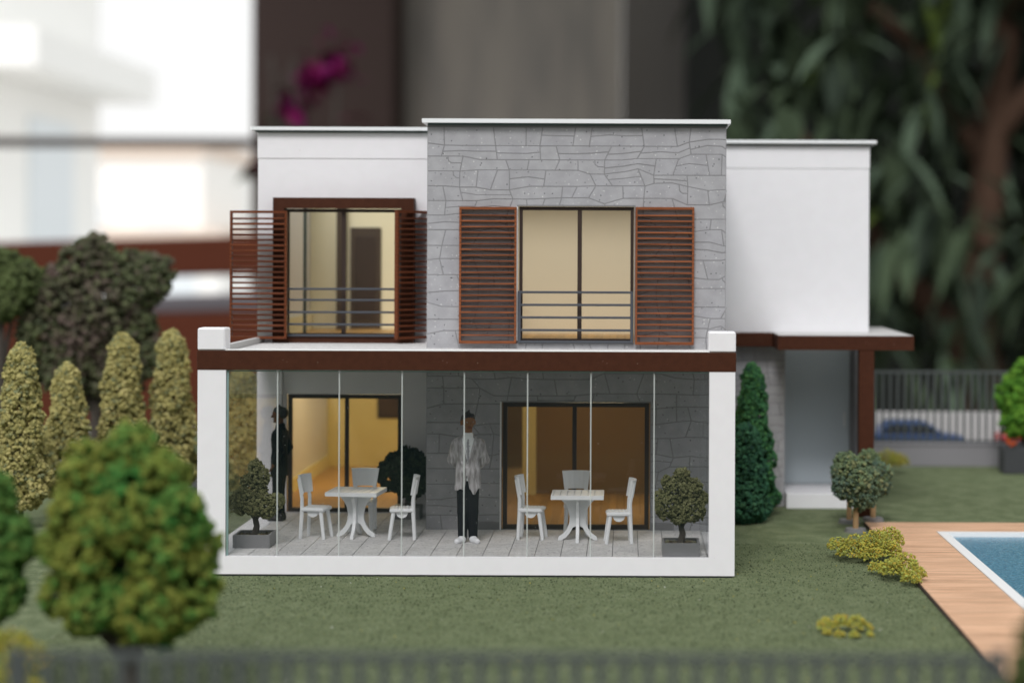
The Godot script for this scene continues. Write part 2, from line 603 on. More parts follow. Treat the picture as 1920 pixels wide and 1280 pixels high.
# ------------------------------------------------------------------ lawn, deck, pool
func setting() -> void:
	var s := Shape.new()
	s.plate(Vector3(0, 0, 0), Vector3.RIGHT, Vector3(0, 0, -1), Vector3.UP, Rect2(-2400, -2200, 4100, 5000), [Rect2(690, -545, 772, 1130)], 120.0)
	struct("lawn", s.mesh(), M.lawn, "green flocked lawn of the model base")
	# road strip behind the boundary wall
	s = Shape.new()
	s.plate(Vector3(0, 1, 0), Vector3.RIGHT, Vector3(0, 0, -1), Vector3.UP, Rect2(590, 1960, 1100, 840), [], 0.8)
	struct("road", s.mesh(), M.road, "dark strip of road behind the boundary wall")
	# granules of flock where the lawn is in focus
	var mm := MultiMesh.new()
	mm.transform_format = MultiMesh.TRANSFORM_3D
	mm.use_colors = true
	var g := Shape.new()
	crumb(g, Vector3.ZERO, 1.0, 0.3, true)
	mm.mesh = g.mesh()
	mm.mesh.surface_set_material(0, M.granule)
	var tr := []
	var cl := []
	for i in 90000:
		var z := rng.randf_range(-420, 900)
		var x := rng.randf_range(-900, 536)
		if x > -808 and x < 208 and z < 2:
			continue
		var k := rng.randf()
		var r := rng.randf_range(0.8, 1.9)
		tr.append(Transform3D(Basis.from_euler(Vector3(rng.randf() * 6, rng.randf() * 6, 0)).scaled(Vector3.ONE * r), Vector3(x, r * 0.3, z) * U))
		var c := Color(0.125, 0.155, 0.08).lerp(Color(0.18, 0.205, 0.115), rng.randf())
		if k < 0.16:
			c = Color(0.05, 0.065, 0.035)
		elif k > 0.9985:
			c = Color(0.34, 0.3, 0.07)
		elif k > 0.998:
			c = Color(0.5, 0.5, 0.45)
		cl.append(c)
	mm.instance_count = tr.size()
	for i in tr.size():
		mm.set_instance_transform(i, tr[i])
		mm.set_instance_color(i, cl[i])
	var mi := MultiMeshInstance3D.new()
	mi.multimesh = mm
	add_child(mi)
	mi.name = "grass_flock"
	mi.set_meta("kind", "stuff")
	mi.set_meta("label", "fine green flock grains scattered over the model lawn")
	# timber deck round the pool
	s = Shape.new()
	s.plate(Vector3(0, 7, 0), Vector3.RIGHT, Vector3(0, 0, -1), Vector3.UP, Rect2(540, -1480, 1100, 2180), [Rect2(676, -1000, 800, 1557)], 5.0)
	var deck := struct("pool_deck", s.mesh(), M.deck, "pale plywood deck round the swimming pool")
	wbox(deck, "deck_edge", Vector3(536.5, 0.2, -700), Vector3(539.6, 5.6, 1480), M.deck_edge)
	var pool := thing("swimming_pool", "swimming pool of blue water with a white rim set in the plywood deck", "pool", Vector3(1076, 0, -200))
	s = Shape.new()
	s.plate(Vector3(1076, 8.2, -200) - Vector3(1076, 0, -200), Vector3.RIGHT, Vector3(0, 0, -1), Vector3.UP, Rect2(-399, -798, 798, 1153), [Rect2(-378, -777, 756, 1111)], 14.0)
	part(pool, "rim", s.mesh(), M.coping)
	part(pool, "water", bm(Vector3(757, 3, 1112)), M.pool_water, Vector3(0, -2.0, 221.5))

# ------------------------------------------------------------------ stonework
# irregular flat stones between jagged courses; front plane at z, holes left open
func stones(parent: Node3D, x0: float, x1: float, y0: float, y1: float, z: float, holes: Array, sd: int) -> void:
	var r := RandomNumberGenerator.new()
	r.seed = sd
	var rows := roundi((y1 - y0) / 31.0)
	var step := 34.0
	var nx := ceili((x1 - x0) / step)
	var lines := []
	for i in rows + 1:
		var l := []
		var off := 0.0
		for k in nx + 1:
			var x := minf(x0 + k * step, x1)
			var base := y0 + (y1 - y0) * i / rows
			if i == 0 or i == rows:
				l.append(Vector2(x, base))
			else:
				if r.randf() < 0.42:
					off = r.randf_range(-8.5, 8.5)
				l.append(Vector2(x if k == 0 or k == nx else x + r.randf_range(-9, 9), base + off))
		lines.append(l)
	for i in rows:
		var k := 0
		while k < nx:
			var w := r.randi_range(1, 3) if r.randf() < 0.85 else 1
			var k2 := mini(k + w, nx)
			if nx - k2 == 1 and r.randf() < 0.5:
				k2 = nx
			var lo: Array = lines[i].slice(k, k2 + 1)
			var hi: Array = lines[i + 1].slice(k, k2 + 1)
			hi.reverse()
			var poly := PackedVector2Array(lo + hi)
			var pieces := [poly]
			var q := r.randf()
			if k2 - k >= 2 and q < 0.34:      # two thin stones on top of each other
				var mid := []
				for m in range(k, k2 + 1):
					mid.append(lines[i][m].lerp(lines[i + 1][m], r.randf_range(0.4, 0.62)))
				var up := mid.duplicate()
				mid.reverse()
				pieces = [PackedVector2Array(lo + mid), PackedVector2Array(up + hi)]
			elif k2 - k >= 2 and q < 0.5:     # a small stone let into the upper corner
				var a: Vector2 = lines[i + 1][k2]
				var cx = (lines[i + 1][k2 - 1].x + a.x) * 0.5 - r.randf_range(2, 12)
				var cut := PackedVector2Array([Vector2(cx, a.y + 30), Vector2(cx + 4, a.y - 9), Vector2(cx + 10, a.y - 14), Vector2(a.x + 30, a.y - 14), Vector2(a.x + 30, a.y + 30)])
				pieces = Geometry2D.clip_polygons(poly, cut) + Geometry2D.intersect_polygons(poly, cut)
			for pc in pieces:
				var list := [pc]
				for h in holes:
					var next := []
					for g in list:
						next += Geometry2D.clip_polygons(g, PackedVector2Array([h.position, Vector2(h.end.x, h.position.y), h.end, Vector2(h.position.x, h.end.y)]))
					list = next
				for g in list:
					_stone(parent, g, z, r)
			k = k2

func _stone(parent: Node3D, poly: PackedVector2Array, z: float, r: RandomNumberGenerator) -> void:
	var ins := Geometry2D.offset_polygon(poly, -0.3, Geometry2D.JOIN_MITER)
	for g in ins:
		if Geometry2D.is_polygon_clockwise(g) and ins.size() > 1:
			continue
		var clean := PackedVector2Array()
		for i in g.size():
			if g[i].distance_to(g[(i + 1) % g.size()]) > 1.0:
				clean.append(g[i])
		if clean.size() < 3:
			continue
		var mid := Vector2.ZERO
		var area := 0.0
		for i in clean.size():
			mid += clean[i]
			area += clean[i].cross(clean[(i + 1) % clean.size()]) * 0.5
		if absf(area) < 40.0 or Geometry2D.triangulate_polygon(clean).is_empty():
			continue
		mid /= clean.size()
		var loc := PackedVector2Array()
		for q in clean:
			loc.append(q - mid)
		var s := Shape.new()
		var bad := Geometry2D.triangulate_polygon(Geometry2D.offset_polygon(loc, -1.1)[0] if Geometry2D.offset_polygon(loc, -1.1).size() else loc).is_empty()
		s.prism(loc, Vector3.ZERO, Vector3.RIGHT, Vector3.UP, Vector3.BACK, 2.6 + r.randf_range(-0.2, 0.2), 0.0 if bad else 1.05)
		wpart(parent, "stone", s.mesh(), M["stone_%d" % r.randi_range(0, 3)], Vector3(mid.x, mid.y, z - 3.6))


# ------------------------------------------------------------------ the model house
func hplate(called: String, at: Vector3, ex: Vector3, ey: Vector3, ez: Vector3, rect: Rect2, holes: Array, t: float, m: Material) -> MeshInstance3D:
	var s := Shape.new()
	s.plate(at - HB, ex, ey, ez, rect, holes, t)
	var o := wpart(house, called, s.mesh(), m, HB)
	return o

# glazed double door: outer frame with a mullion, two panes; front of the frame at z
func glazed(called: String, x0: float, x1: float, y0: float, y1: float, z: float, mull: float, fw: float) -> Node3D:
	var s := Shape.new()
	var c := Vector3((x0 + x1) * 0.5, (y0 + y1) * 0.5, z)
	s.plate(Vector3.ZERO, Vector3.RIGHT, Vector3.UP, Vector3.BACK, Rect2(x0 - c.x, y0 - c.y, x1 - x0, y1 - y0), [Rect2(x0 - c.x + fw, y0 - c.y + fw, x1 - x0 - fw * 2, y1 - y0 - fw * 2.0)], 9.0)
	var o := wpart(house, called, s.mesh(), M.frame_brown, c)
	wbox(o, "mullion", Vector3(mull - 4.5, y0 + fw, z - 8), Vector3(mull + 4.5, y1 - fw, z - 0.5), M.frame_brown, 0.6)
	wbox(o, "pane", Vector3(x0 + fw, y0 + fw, z - 6), Vector3(mull - 4.5, y1 - fw, z - 4.5), M.window_glass)
	wbox(o, "pane", Vector3(mull + 4.5, y0 + fw, z - 4.5), Vector3(x1 - fw, y1 - fw, z - 3), M.window_glass)
	return o

# a window in a side wall, in the plane x
func side_window(x: float, z0: float, z1: float, y0: float, y1: float) -> void:
	var s := Shape.new()
	var c := Vector3(x, (y0 + y1) * 0.5, (z0 + z1) * 0.5)
	s.plate(Vector3(4, 0, 0), Vector3.BACK, Vector3.UP, Vector3.RIGHT, Rect2(z0 - c.z, y0 - c.y, z1 - z0, y1 - y0), [Rect2(z0 - c.z + 7, y0 - c.y + 7, (z1 - z0) * 0.5 - 11, y1 - y0 - 14), Rect2(4, y0 - c.y + 7, (z1 - z0) * 0.5 - 11, y1 - y0 - 14)], 8.0)
	var o := wpart(house, "window", s.mesh(), M.frame_brown, c)
	wbox(o, "pane", Vector3(x - 1, y0 + 7, z0 + 7), Vector3(x + 1, y1 - 7, c.z - 4), M.window_glass)
	wbox(o, "pane", Vector3(x - 1, y0 + 7, c.z + 4), Vector3(x + 1, y1 - 7, z1 - 7), M.window_glass)

func railing(x0: float, x1: float, z: float, ys: Array) -> void:
	var o := group_part(house, "railing", Vector3((x0 + x1) * 0.5, ys[0], z))
	for y in ys:
		var b := wbox(o, "rail", Vector3(x0 + 5, y - 2.4, z - 3), Vector3(x1 - 5, y + 2.4, z + 2), M.rail_slate, 0.8)
		b.rotation.z = rng.randf_range(-0.002, 0.002)
	for x in [x0, x1]:
		wbox(o, "post", Vector3(x - (0.0 if x == x0 else 6.0), ys[-1] - 2.6, z - 3.4), Vector3(x + (6.0 if x == x0 else 0.0), ys[0] + 2.6, z + 2.4), M.rail_slate, 0.6)

# louvred shutter hinged at one side; local x from 0 to w, y up from 0
func shutter(at: Vector3, w: float, h: float, turn: float, dark: bool) -> void:
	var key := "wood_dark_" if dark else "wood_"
	var s := Shape.new()
	s.plate(Vector3(0, 0, 5), Vector3.RIGHT, Vector3.UP, Vector3.BACK, Rect2(0, 0, w, h), [Rect2(4.2, 5.5, w - 8.4, h - 11.0)], 10.0)
	var o := wpart(house, "shutter", s.mesh(), M[key + "0"], at)
	o.rotation.y = turn
	var n := 22
	for i in n:
		var y := 5.5 + (h - 11.0) * (i + 1) / (n + 1)
		var th := rng.randf_range(2.7, 3.7)
		var b := part(o, "slat" if i == 0 else "slat_%03d" % i, bm(Vector3(w - 8.0, 3.2, 12.0 if dark else 9.0), 0.5), M[key + str(rng.randi_range(0, 1 if dark else 3))], Vector3(w * 0.5, y, 0.2 + rng.randf_range(-0.3, 0.3)))
		b.scale.y = th / 3.2 * (1.3 if dark else 1.0)
		b.rotation.z = rng.randf_range(-0.006, 0.006)

func build_house() -> void:
	house = thing("model_house", "white and grey two-storey model house with a glazed terrace, stone walls and brown louvred shutters", "model house", HB)
	var R := Vector3.RIGHT
	var Y := Vector3.UP
	var F := Vector3.BACK   # towards the camera
	# --- terrace: frame, fascia, floor, ceiling
	wbox(house, "terrace_base", Vector3(-800, 0, -600), Vector3(200, 5, -3), M.dark_base)
	var s := Shape.new()
	s.plate(Vector3.ZERO - Vector3(-300, 200, 0), R, Y, F, Rect2(-804, 4, 1009, 382.6), [Rect2(-751, 37.5, 907.5, 400)], 12.0)
	wpart(house, "terrace_frame", s.mesh(), M.white_paint, Vector3(-300, 200, 0))
	wbox(house, "fascia", Vector3(-805.5, 387, -13), Vector3(206.5, 422.5, 1.5), M.brown_paint, 0.7)
	for x in [[-804.5, -753.0, 465.0], [155.0, 206.0, 461.5]]:
		wbox(house, "corner_post", Vector3(x[0], 423, -49), Vector3(x[1], x[2], 0.8), M.white_paint, 2.5)
	# side frames of the terrace
	wbox(house, "side_sill", Vector3(-804, 4, -590), Vector3(-752.5, 36, -12.5), M.white_paint)
	wbox(house, "side_sill", Vector3(157, 4, -347), Vector3(205, 36, -12.5), M.white_paint)
	wbox(house, "back_post", Vector3(-804, 36.5, -590), Vector3(-752.5, 386, -575), M.white_paint)
	# floor tiles
	var slab := wbox(house, "terrace_floor", Vector3(-752, 6, -600), Vector3(156, 36.2, -12.6), M.tile_joint)
	var xs := 24.5 - 49.0 * 16
	while xs < 156:
		var zz := -14.0
		var row := 0
		while zz > -588:
			var z1 := maxf(zz - 49.0, -589.0)
			var xa := maxf(xs, -751.5)
			var xb := minf(xs + 49.0, 155.5)
			if xb - xa > 3:
				wbox(slab, "tile", Vector3(xa + 0.55, 36.2, z1 + 0.3), Vector3(xb - 0.55, 38.0 + rng.randf_range(-0.12, 0.12), zz - 0.3), M["tile_%d" % rng.randi_range(0, 1)], 0.3)
			zz = z1
			row += 1
		xs += 49.0
	# ceiling slab, which is the upper terrace
	wbox(house, "upper_terrace", Vector3(-803, 388, -589), Vector3(204, 409.5, -13.2), M.white_paint)
	wbox(house, "upper_terrace_floor", Vector3(-790, 409.5, -588), Vector3(192, 411.5, -14), M.tile_0)
	wbox(house, "parapet_lip", Vector3(-803, 409.6, -588), Vector3(-792, 424, -49.2), M.lip_grey, 0.8)
	wbox(house, "parapet_lip", Vector3(-752.8, 423.0, -12.6), Vector3(154.8, 425.2, 0.6), M.coping, 0.6)
	wbox(house, "parapet_lip", Vector3(193, 409.6, -346), Vector3(204, 424, -49.2), M.lip_grey, 0.8)
	# glazing of the terrace: eight sheets in front, one at each side
	var cuts := [-751.0, -655.0, -539.0, -421.0, -304.0, -185.0, -66.0, 53.0, 156.5]
	for i in 8:
		var g := wbox(house, "glass_panel", Vector3(cuts[i] + 0.3, 37.6, -7.5), Vector3(cuts[i + 1] - 0.3, 386.5, -5.5), M.glass)
		if i > 0:
			wbox(g, "glass_edge", Vector3(cuts[i] - 1.2, 38, -8.0), Vector3(cuts[i] + 1.4, 383.5, -4.8), M.glass_edge, 0.4)
		wbox(g, "top_edge", Vector3(cuts[i] + 2.0, 383.6, -8.0), Vector3(cuts[i + 1] - 2.0, 385.8, -4.9), M.glass_green_edge)
	wbox(house, "glass_panel", Vector3(-750.5, 38.3, -574), Vector3(-748.0, 386.5, -9.5), M.glass)
	wbox(house, "glass_panel", Vector3(152.0, 38.3, -344), Vector3(154.5, 386.5, -9.5), M.glass)
	wbox(house, "glass_edge", Vector3(-750.4, 37.8, -9.2), Vector3(-746.6, 386, -4.6), M.glass_green_edge, 0.4)
	var du := Shape.new()
	du.col = Color(0.6, 0.6, 0.58)
	for k in 70:
		crumb(du, Vector3(rng.randf_range(-745, 150), rng.randf_range(45, 380), -5.2), rng.randf_range(0.35, 0.8), 0.4, true)
	var dust := wpart(house, "dust", du.mesh(), M.foam, Vector3.ZERO)
	dust.set_meta("kind", "stuff")
	# --- white volume above the terrace's far end, and its side
	var d1 := Rect2(-744, 39, 254, 259)
	var w1 := Rect2(-746, 424, 255, 281)
	hplate("wall", Vector3(0, 0, -590), R, Y, F, Rect2(-809, 0, 397, 872), [d1, w1], 12, M.white_paint)
	wbox(house, "wall_band", Vector3(-810, 814, -592), Vector3(-412.3, 871, -588.4), M.white_paint, 0.6)
	hplate("wall", Vector3(-809, 0, 0), Vector3(0, 0, -1), Y, Vector3.LEFT, Rect2(602, 0, 898, 872), [Rect2(640, 300, 380, 82), Rect2(1030, 262, 440, 120)], 12, M.white_paint)
	hplate("wall", Vector3(-412, 0, 0), Vector3(0, 0, -1), Y, Vector3.LEFT, Rect2(349.0, 0, 240.5, 872), [], 12, M.stone_0)
	# --- stone volume
	var d2 := Rect2(-256, 39, 306, 262)
	var w2 := Rect2(-224, 424, 240, 281)
	var sw := hplate("stone_wall", Vector3(0, 0, -348.4), R, Y, F, Rect2(-411.5, 0, 616, 872), [d2, w2], 12, M.mortar)
	stones(sw, -412, 205, 36, 386, -347, [d2.grow(1.5)], 5)
	stones(sw, -412, 205, 410, 868, -347, [w2.grow(1.5)], 9)
	hplate("wall", Vector3(205, 0, 0), Vector3(0, 0, -1), Y, R, Rect2(349, 0, 651, 872), [Rect2(460, 70, 440, 270), Rect2(440, 470, 420, 320)], 12, M.stone_1)
	wbox(house, "window_edging", Vector3(-227, 428, -347.5), Vector3(-224.4, 704, -344.0), M.coping)
	wbox(house, "window_edging", Vector3(-259.5, 39, -347.5), Vector3(-256.6, 302, -344.0), M.coping)
	for q in [[-900.0, -460.0, 70.0, 340.0], [-860.0, -440.0, 470.0, 790.0]]:
		side_window(199.0, q[0], q[1], q[2], q[3])  # side windows out of view, added to let daylight into the rooms
	side_window(579.0, -1500.0, -1200.0, 480.0, 730.0)
	side_window(-803.0, -1020.0, -640.0, 300.0, 382.0)  # high windows added out of view to light the lower room
	side_window(-803.0, -1470.0, -1030.0, 262.0, 382.0)
	# partition, back wall, slabs and roof
	wbox(house, "partition", Vector3(-418, 38, -1488), Vector3(-406, 872, -602), M.wall_cream)
	hplate("wall", Vector3(0, 0, -1512), R, Y, Vector3.FORWARD, Rect2(-809, 0, 1014, 872), [Rect2(-780, 240, 340, 142), Rect2(-380, 240, 540, 142)], -12, M.white_paint)  # its openings are unseen, added to light the lower rooms
	wbox(house, "floor_slab", Vector3(-796.5, 386, -1190), Vector3(-418.5, 412, -602.5), M.ceiling_white)
	wbox(house, "floor_slab", Vector3(-405.5, 386, -966), Vector3(192.5, 412, -361.5), M.ceiling_white)
	wbox(house, "ground_slab", Vector3(-796.5, 4, -1488), Vector3(-418.5, 34, -602.5), M.soil)
	wbox(house, "ground_slab", Vector3(-405.5, 4, -1488), Vector3(192.5, 34, -361.5), M.soil)
	# flat roofs with unseen openings added to let daylight down into the rooms
	var XZ := Vector3(0, 0, -1)
	var ls := [Rect2(-785, 615, 355, 560), Rect2(-790, 1210, 365, 270)]
	var rs := [Rect2(-370, 430, 500, 370), Rect2(-400, 985, 585, 490)]
	hplate("roof", Vector3(0, 882.5, 0), R, XZ, Y, Rect2(-822, 574, 410.1, 946), ls, 7.5, M.cap)
	hplate("roof", Vector3(0, 884, 0), R, XZ, Y, Rect2(-421.5, 331, 634.5, 1188), rs, 8.5, M.cap)
	hplate("ceiling", Vector3(0, 871, 0), R, XZ, Y, Rect2(-796.5, 602.5, 378, 885.5), ls, 9, M.ceiling_white)
	hplate("ceiling", Vector3(0, 871, 0), R, XZ, Y, Rect2(-405.5, 361.5, 598, 1126.5), rs, 9, M.ceiling_white)
	hplate("roof_shade_strip", Vector3(0, 874.9, 0), R, XZ, Y, Rect2(-814, 581, 401, 933), ls, 3.7, M.cap_shadow_strip)  # dark sheet standing in for the shade under the roof overhang
	hplate("roof_shade_strip", Vector3(0, 875.4, 0), R, XZ, Y, Rect2(-411, 342, 618, 1171), rs, 4.2, M.cap_shadow_strip)
	# --- wing with the porch
	var wing := hplate("wall", Vector3(0, 0, -1000), R, Y, F, Rect2(205.2, 387, 379.8, 484), [], 12, M.white_cool)
	wbox(wing, "wall_band", Vector3(206, 816, -1000), Vector3(586, 870.5, -998.6), M.white_cool, 0.6)
	hplate("wall", Vector3(585, 0, 0), Vector3(0, 0, -1), Y, R, Rect2(1012, 387, 788, 484), [Rect2(1200, 480, 300, 250)], 12, M.white_cool)
	hplate("wall", Vector3(585, 0, 0), Vector3(0, 0, -1), Y, R, Rect2(1012, 0, 788, 386.5), [], 12, M.stone_2)
	wbox(house, "wall", Vector3(205.5, 0, -1812), Vector3(585, 871, -1800), M.white_cool)
	wbox(house, "roof", Vector3(205, 875, -1815), Vector3(601, 883, -984), M.cap, 1.2)
	wbox(house, "roof_shade_strip", Vector3(207, 871.2, -1812), Vector3(590, 874.9, -992), M.cap_shadow_strip)  # painted shade below the wing roof edge
	var pw := hplate("stone_wall", Vector3(0, 0, -1001.4), R, Y, F, Rect2(205.5, 0, 178, 386), [], 12, M.mortar)
	stones(pw, 206, 384, 0, 386, -1000, [], 15)
	wbox(house, "porch_wall", Vector3(384.2, 0, -1190), Vector3(572.5, 386, -1180), M.stone_0)
	wbox(house, "porch_side", Vector3(372, 0, -1180), Vector3(383.5, 386, -1015), M.stone_1)
	var door := wbox(house, "door", Vector3(396, 36, -1180), Vector3(560, 384, -1170), M.porch_door, 1.0)
	wbox(door, "door_stile", Vector3(388, 36, -1180), Vector3(395.5, 385, -1168), M.rail_slate)
	wbox(door, "handle", Vector3(545, 180, -1169), Vector3(549, 215, -1164), M.coping, 1.0)
	wbox(house, "step", Vector3(386, 0, -1168), Vector3(552, 36, -971), M.white_cool, 1.0)
	wbox(house, "post", Vector3(541, 0, -862), Vector3(576, 386.5, -828), M.brown_paint, 1.0)
	var cs := Shape.new()
	cs.plate(Vector3(-510, 420, 1050), R, Vector3(0, 0, -1), Y, Rect2(352, 827, 316, 524), [Rect2(340, 999, 247, 400)], 33)
	var canopy := wpart(house, "canopy", cs.mesh(), M.brown_paint, Vector3(510, 0, -1050))
	cs = Shape.new()
	cs.plate(Vector3(-510, 421.2, 1050), R, Vector3(0, 0, -1), Y, Rect2(354, 829, 312, 520), [Rect2(340, 997.5, 248.5, 400)], 1.0)
	wpart(canopy, "canopy_top", cs.mesh(), M.lip_grey, Vector3(510, 0, -1050))
	wbox(house, "canopy", Vector3(207, 388, -998), Vector3(351, 421, -960), M.brown_paint, 0.8)
	# --- windows, doors, surround, railings
	var o := glazed("window", -744, -491, 425, 703, -574, -618, 7)
	o = glazed("window", -222, 15, 425, 704, -356, -97, 7)
	o = glazed("sliding_door", -742, -492, 39, 297, -596, -613, 9)
	o = glazed("sliding_door", -254, 48, 39, 300, -354, -106, 9)
	s = Shape.new()
	s.plate(Vector3(616, -570, 0), R, Y, F, Rect2(-770, 410.8, 307, 316.5), [Rect2(-745.5, 424.5, 255, 280)], 32)
	wpart(house, "window_surround", s.mesh(), M.brown_paint, Vector3(-616, 570, -557.5))
	railing(-743, -494, -554, [529.0, 505.0, 478.5, 452.0, 428.0])
	railing(-223.5, 14.5, -342, [528.0, 502.0, 476.0, 450.0, 426.0])
	shutter(Vector3(-344.5, 422, -341), 118, 281, 0.0, false)
	shutter(Vector3(18, 421, -341), 121, 283, 0.0, false)
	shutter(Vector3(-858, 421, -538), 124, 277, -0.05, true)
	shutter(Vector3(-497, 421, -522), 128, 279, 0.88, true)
	rooms()

func rooms() -> void:
	# wooden floors of planks
	for q in [[-796, -419, -1487, -603, 34.2, 39.0], [-405, 192, -1487, -362, 34.2, 39.0], [-796, -419, -1190, -603, 412.2, 417.0], [-405, 192, -966, -362, 412.2, 417.0]]:
		var fl := wbox(house, "wood_floor", Vector3(q[0], q[4], q[2]), Vector3(q[1], q[5] - 1.6, q[3]), M.soil)
		var x: float = q[0]
		while x < q[1] - 1.0:
			var x1 := minf(x + 17.5, q[1])
			wbox(fl, "plank", Vector3(x + 0.4, q[5] - 1.6, q[2]), Vector3(x1 - 0.4, q[5], q[3]), M["floor_wood_%d" % rng.randi_range(0, 2)])
			x = x1
	# upper room behind the shuttered door: far wall with a dark door and a post
	wbox(house, "room_wall", Vector3(-796, 417, -1202), Vector3(-419, 861, -1191), M.wall_cream)
	var door := wbox(house, "inner_door", Vector3(-694, 418, -1190), Vector3(-617, 672, -1184), M.door_dark, 1.0)
	wbox(door, "door_panel", Vector3(-682, 440, -1184), Vector3(-629, 650, -1182), M.frame_brown, 1.0)
	wbox(house, "inner_post", Vector3(-725, 418, -1188), Vector3(-703, 861, -1160), M.door_dark)
	wbox(house, "inner_post", Vector3(-758, 418, -880), Vector3(-751, 861, -872), M.cap_shadow_strip)
	wbox(house, "room_wall", Vector3(-796, 417, -1190), Vector3(-788, 455, -603), M.wall_cream)
	# upper room of the stone volume
	wbox(house, "room_wall", Vector3(-405, 417, -978), Vector3(192, 861, -967), M.wall_beige)
	# lower rooms
	wbox(house, "room_wall", Vector3(-796, 39, -1487), Vector3(-419, 240, -1476), M.wall_yellow)
	wbox(house, "room_wall", Vector3(-418, 39, -1480), Vector3(-417.2, 385, -603), M.wall_yellow)
	wbox(house, "room_wall", Vector3(-796.5, 39, -1475), Vector3(-790, 70, -603), M.wall_yellow)
	var pic := wbox(house, "picture", Vector3(-663, 168, -1475.5), Vector3(-588, 238, -1471), M.frame_brown, 1.0)
	wbox(pic, "picture_sheet", Vector3(-656, 175, -1471), Vector3(-595, 231, -1470), M.picture_dark)
	# ceiling lamps added out of view to brighten the lower rooms
	for q in [[Vector3(-600, 0, -1040), 0.0006], [Vector3(-70, 0, -620), 0.00034]]:
		var c: Vector3 = q[0]
		wbox(house, "added_ceiling_lamp", c + Vector3(-30, 376, -30), c + Vector3(30, 385.5, 30), M.added_lamp_glow, 2.0)
		var om := OmniLight3D.new()
		om.name = "added_lamp_light"
		om.light_color = Color(1.0, 0.91, 0.7)
		om.light_energy = q[1]
		om.light_size = 0.004
		om.omni_range = 0.3
		om.omni_attenuation = 2.0
		om.shadow_enabled = true
		om.position = (c + Vector3(0, 362, 0)) * U
		add_child(om, true)
	wbox(house, "room_wall", Vector3(-212, 39, -936), Vector3(192, 385, -925), M.wall_wood)
	wbox(house, "inner_post", Vector3(-244, 39, -924), Vector3(-212.5, 385, -905), M.wall_yellow)
	wbox(house, "room_wall", Vector3(-405, 39, -1487), Vector3(192, 240, -1476), M.wall_wood)

